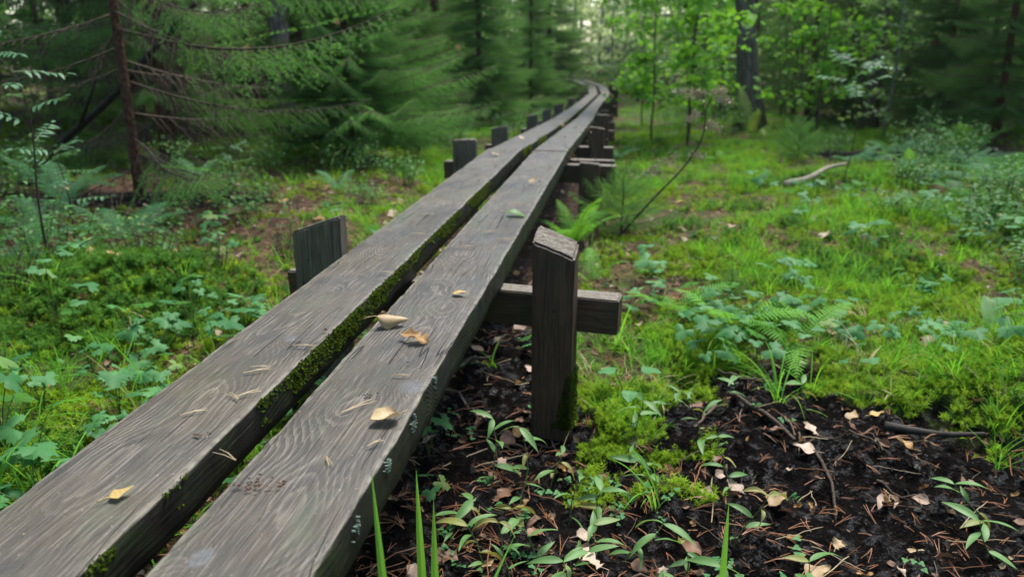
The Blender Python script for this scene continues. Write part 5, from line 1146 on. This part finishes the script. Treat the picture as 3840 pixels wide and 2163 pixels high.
leaf_obj('fallen_leaf', .05, .034, P_birch, 'leaf_tan', (-.70, 4.35, .497), (.1, 0, 1.6), .4, .3, 'tan leaf on the left plank near the joint', .05, .1, .015)
leaf_obj('fallen_leaf', .06, .04, P_oval, 'leaf_pink', (-.73, 5.6, pathz(5.6) + .006), (.1, 0, .6), .4, .3, 'pale leaf on the left plank past the joint', .05, .1, .015)
leaf_obj('fallen_leaf', .06, .045, P_birch, 'leaf_orange', (-.60, 7.6, pathz(7.6) + .006), (.1, 0, 1.2), .4, .3, 'orange leaf at the edge of the far left plank', .05, .1, .015)
leaf_obj('fallen_leaf', .05, .035, P_oval, 'knot_leaf', (-.46, 7.2, pathz(7.2) + .006), (.1, 0, 2.2), .4, .3, 'greenish leaf on the far right plank', .05, .1, .015)
# on the ground: named ones first
def gleaf(x, y, L, W, prof, mat, label, rz, bend=.4, curl=.3, rx=.1, group=None, ph=0.):
    return leaf_obj('fallen_leaf', L, W, prof, mat, (x, y, h1(x, y) + .008), (rx, U(-.25, .25), rz), bend, curl, label, .09, .08, .02, 'leaf', group, 9, ph)
GL = [(.665, 1.81, .065, .052, P_oval, 'leaf_pink', 'curled pale leaf with brown centre alone on the right-hand mud', 2.6, -.6, .7), (.42, 1.54, .062, .045, P_birch, 'leaf_tan', 'flat tan leaf low on the mud right of centre', -1.2, .2, .1), (.37, 1.74, .06, .05, P_birch, 'leaf_tan', 'folded tan leaf in mid mud', -1.0, .5, .6), (.31, 1.79, .05, .04, P_oval, 'leaf_pink', 'half-buried pale leaf left of the folded one', .6, .2, .2),
      (.69, 1.61, .045, .032, P_birch, 'leaf_tan', 'small tan birch leaf near the right bottom corner', 1.4, .2, .1), (-.30, 2.06, .055, .045, P_oval, 'leaf_orange', 'honey-coloured leaf between plank and post foot', -1.3, .2, .1), (-.48, 2.60, .06, .04, P_birch, 'leaf_tan', 'straw-yellow leaf in the shade under the boardwalk', 1.2, .3, .2), (-.38, 2.92, .065, .055, P_oval, 'leaf_pink', 'whitish leaf under the crossbeam', .5, .3, .4),
      (-.28, 2.46, .045, .035, P_oval, 'leaf_pink', 'pale leaf just left of the near post', .9, .3, .3), (.68, 2.24, .05, .036, P_birch, 'leaf_tan', 'bright tan leaf pair member above the mud twig', -.5, .2, .2), (.74, 2.26, .045, .033, P_birch, 'leaf_yellow', 'yellowish leaf right of the bright tan one', -1.3, .2, .2), (.56, 2.12, .06, .05, P_oak, 'leaf_pink', 'pinkish lobed leaf touching the long curved twig', .3, .2, .2), (.53, 1.99, .06, .05, P_oval, 'leaf_pink', 'pink-brown leaf under the long curved twig', 1.3, .2, .2),
      (.78, 2.02, .05, .04, P_birch, 'leaf_orange', 'orange curled leaf on the mud towards the moss bank', 1.0, .7, .6), (1.08, 2.86, .085, .07, P_oak, 'leaf_pink', 'large pale dry leaf beside the upright dock leaf', -.9, .5, .5), (.80, 2.98, .05, .04, P_birch, 'leaf_tan', 'upright tan leaf at the hollow with straw stalks', .2, 1.0, .2), (-.02, 1.83, .05, .042, P_oak, 'leaf_brown', 'brown lobed leaf in front of the mossy lump', .4, .2, .2), (.06, 2.02, .06, .04, P_oval, 'leaf_pink', 'pale leaf on edge at the foot of the mossy lump', .8, .8, .4),
      (-.28, 1.66, .06, .05, P_oak, 'leaf_brown', 'dark brown oak leaf behind the zigzag plant', -.6, .2, .2), (-.33, 1.45, .065, .05, P_oak, 'leaf_brown', 'dark brown oak leaf close to the sedge blades', 2.0, .3, .2), (-.02, 1.44, .07, .055, P_oak, 'leaf_pink', 'ragged pale oak leaf at the bottom below the post', 1.0, .3, .2), (.98, 1.45, .05, .03, P_oval, 'leaf_tan', 'tan leaf at the bottom right corner', 1.4, .2, .1), (-.16, 1.55, .05, .04, P_oak, 'leaf_brown', 'brown leaf between two lance-leaf plants', 2.6, .3, .3),
      (1.05, 4.35, .10, .07, P_oval, 'leaf_pink', 'bright whitish leaf standing out in the right meadow', -.6, .3, .3), (-.98, 2.98, .07, .055, P_oval, 'leaf_pink', 'pale leaf left of the near left post', .6, .3, .3), (-1.25, 2.3, .06, .05, P_oval, 'leaf_pink', 'pale leaf in the herbs left of the plank', .6, .3, .3), (-1.38, 4.55, .10, .08, P_oval, 'leaf_pink', 'whitish leaf behind the left near post', .2, .5, .4), (.88, 1.9, .04, .03, P_birch, 'leaf_brown', 'reddish-brown scrap of leaf on the right mud', .2, .3, .3), (.42, 2.12, .05, .04, P_oak, 'leaf_brown', 'brown leaf at the middle of the long curved twig', -2.0, .3, .3), (.20, 1.56, .06, .05, P_oval, 'leaf_brown', 'dark curled leaf near the single tall grass blade', 1.7, .6, .6)]
for i, a in enumerate(GL): gleaf(*a[:8], bend=a[8], curl=a[9], ph=i * 1.3)
def scatter_leaves(n, xr, yr, cond, label, group, seed, big=1.0):
    r = random.Random(seed); k = t = 0
    while k < n and t < n * 40:
        t += 1; x, y = r.uniform(*xr), r.uniform(*yr)
        if not cond(x, y): continue
        k += 1; m = r.choice(['leaf_tan', 'leaf_pink', 'leaf_pink', 'leaf_brown', 'leaf_brown', 'leaf_orange', 'leaf_yellow'] if y > 2.5 else ['leaf_brown', 'leaf_brown', 'leaf_pink', 'leaf_tan'])
        gleaf(x, y, big * r.uniform(.035, .07), big * r.uniform(.028, .05), r.choice([P_oval, P_birch, P_oak]), m, label, r.uniform(0, 6.28), r.uniform(-.5, .9), r.uniform(0, .7), r.uniform(-.1, .4), group, r.random() * 6)
scatter_leaves(46, (.0, 3.2), (2.8, 8.0), lambda x, y: True, 'dry leaf lying in the grass of the right meadow', 'dry leaves in the meadow', 91, 1.25)
scatter_leaves(56, (-3.0, -1.0), (2.8, 7.5), lambda x, y: float(littermask(x, y)) > .2, 'dry leaf on the litter and moss left of the boardwalk', 'dry leaves left of the boardwalk', 92, 1.3)
scatter_leaves(34, (-.95, -.2), (1.6, 4.4), lambda x, y: True, 'dry leaf on the dark soil beneath the boardwalk', 'dry leaves under the boardwalk', 93, 1.0)
scatter_leaves(14, (-.3, 1.1), (1.4, 2.5), lambda x, y: float(mudmask(x, y)) > .4, 'small dry leaf trodden into the black mud', 'dry leaves on the mud', 94, .75)
scatter_leaves(16, (2.4, 4.4), (9.6, 11.6), lambda x, y: True, 'dry leaf around the black pool at the right', 'dry leaves by the black pool', 95, 1.6)
# yellow leaves caught in the spruce boughs
for i, (x, y, z, lb) in enumerate([(-2.32, 4.75, 1.02, 'yellow leaf caught in the green boughs left of centre'), (-2.3, 6.3, 1.22, 'small orange leaf caught high in the boughs'), (-1.55, 7.3, 1.02, 'small orange leaf caught near the branch tips')]):
    leaf_obj('caught_leaf', .06 if i == 0 else .05, .05, P_oval, 'leaf_yellow' if i == 0 else 'leaf_orange', (x, y, z), (1.2, .3, .4), .3, .2, lb, .05, .1, .02)

# ------------------------------------------------------------------ needles and crumbs on the planks
NP = [(-.70, 1.30, .9, .05), (-.665, 1.20, .7, .045), (-.70, 1.33, 1.3, .04), (-.655, 1.19, -1.0, .04), (-.665, 1.45, 1.5, .05), (-.72, 1.12, .8, .04), (-.46, 1.165, .55, .07), (-.42, 1.33, 1.45, .035), (-.44, 1.50, 1.5, .04), (-.42, 1.84, 1.5, .05), (-.66, 2.0, 1.5, .05), (-.69, 2.45, 1.5, .05), (-.50, 2.3, 1.2, .05), (-.46, 2.5, 1.0, .045), (-.40, 2.42, 1.6, .06), (-.44, 3.0, 1.4, .05), (-.70, 3.2, 1.3, .05), (-.43, 1.02, 2.5, .03), (-.38, 1.06, .6, .03), (-.50, 3.6, 1.5, .05), (-.73, 2.75, 1.4, .05), (-.56, .99, -1.1, .05)]
for i, (x, y, rz, L) in enumerate(NP):
    r = random.Random(i); b = MB()
    for k in range(2):
        a = (.12 if k else -.06) + r.uniform(-.06, .06); b.tube([(0, 0, .0012), (L * .5 * math.sin(a) + .001, L * .5, .0025 + .001 * k), (L * math.sin(a), L * math.cos(a), .0012)], [.0009, .0010, .0005], 4)
    o = b.build('pine_needle', 'straw'); put(o, (x, y, zt + .001), (0, 0, -rz)); tag(o, ('pine needle pair on left plank' if x < -.6 else 'pine needle pair on right plank') + (' past the near posts' if y > 2.15 else ''), 'needle', 'pine needles on the planks')
b = MB(); r = random.Random(9)
def crumb(b, x, y, z, s):
    q = [(x + r.uniform(-1, 1) * s, y + r.uniform(-1, 1) * s, z + r.uniform(0, .8) * s) for _ in range(6)]
    b.add(q, [(0, 1, 2), (0, 2, 3), (0, 3, 4), (1, 2, 5), (2, 3, 5), (3, 4, 5), (0, 4, 1)])
for (cx, cy, n, sp) in ((-.505, .93, 34, .016), (-.47, .945, 8, .008), (-.655, 1.06, 10, .008), (-.385, 1.15, 10, .006), (-.43, 1.24, 10, .010), (-.63, 1.55, 4, .004), (-.40, 1.40, 4, .006)):
    for k in range(n): crumb(b, cx + r.gauss(0, sp), cy + r.gauss(0, sp * .6), zt + .0005, r.uniform(.0015, .0045))
for k in range(170):
    s_ = r.random() < .5; crumb(b, (-.722 if s_ else -.446) + r.uniform(-.09, .09), r.uniform(.7, 4.4), zt + .0005, r.uniform(.0007, .0019))
o = b.build('bark_crumbs', 'crumb'); tag(o, 'dark reddish bark crumbs scattered on the planks', 'debris', None, 'stuff')
b = MB()
for k in range(110):
    s_ = r.random() < .45; crumb(b, (-.722 if s_ else -.446) + r.uniform(-.09, .09), r.uniform(.75, 4.2), zt + .0005, r.uniform(.0007, .0022))
o = b.build('pale_flakes', 'straw'); tag(o, 'pale wood and bark flakes scattered on the planks', 'debris', None, 'stuff')

# ------------------------------------------------------------------ the damp air under the trees
b = MB(); X0, X1, Y0, Y1, Z0, Z1 = -62, 62, -16, 98, -2.2, 32
b.add([(x, y, z) for z in (Z0, Z1) for x, y in ((X0, Y0), (X1, Y0), (X1, Y1), (X0, Y1))], [(3, 2, 1, 0), (4, 5, 6, 7), (0, 1, 5, 4), (1, 2, 6, 5), (2, 3, 7, 6), (3, 0, 4, 7)])
hz = NT('haze_air'); vol = hz.n('VolumePrincipled', None, {'Color': (.86, .94, .92, 1), 'Density': .0005, 'Anisotropy': .3})
hz.t.links.new(vol, hz.out.inputs['Volume']); M['haze'] = hz.m
tag(b.build('haze', 'haze'), 'thin pale damp haze in the forest air', 'haze', None, 'stuff')

# ------------------------------------------------------------------ labels of look-alikes: their order as one sees them
ORD = ['first', 'second', 'third', 'fourth', 'fifth', 'sixth', 'seventh', 'eighth', 'ninth', 'tenth', 'eleventh', 'twelfth', 'thirteenth', 'fourteenth', 'fifteenth', 'sixteenth', 'seventeenth', 'eighteenth', 'nineteenth', 'twentieth', 'twenty-first', 'twenty-second', 'twenty-third', 'twenty-fourth', 'twenty-fifth', 'twenty-sixth', 'twenty-seventh', 'twenty-eighth', 'twenty-ninth', 'thirtieth']
TREEG = {'spruces in the forest walls', 'tall conifer trunks in the forest', 'tall grey trunks in the forest', 'dark-leaved trees in the forest', 'light leafy trees in the forest', 'young spruces in the forest', 'pale birches at the end of the path'}
same = {}
for o in COL.objects:
    if o.parent is None and 'group' in o.keys() and (o['group'] in TREEG or o['group'] == 'pine needles on the planks'): same.setdefault(o['label'], []).append(o)
for lb, os_ in same.items():
    if len(os_) < 2: continue
    nd = os_[0]['group'] == 'pine needles on the planks'
    os_.sort(key=(lambda o: o.location.y) if nd else (lambda o: math.atan2(o.location.x, o.location.y)))
    for i, o in enumerate(os_): o['label'] = lb + (', %s from the near end' if nd else ', %s from the left') % ORD[min(i, 29)]
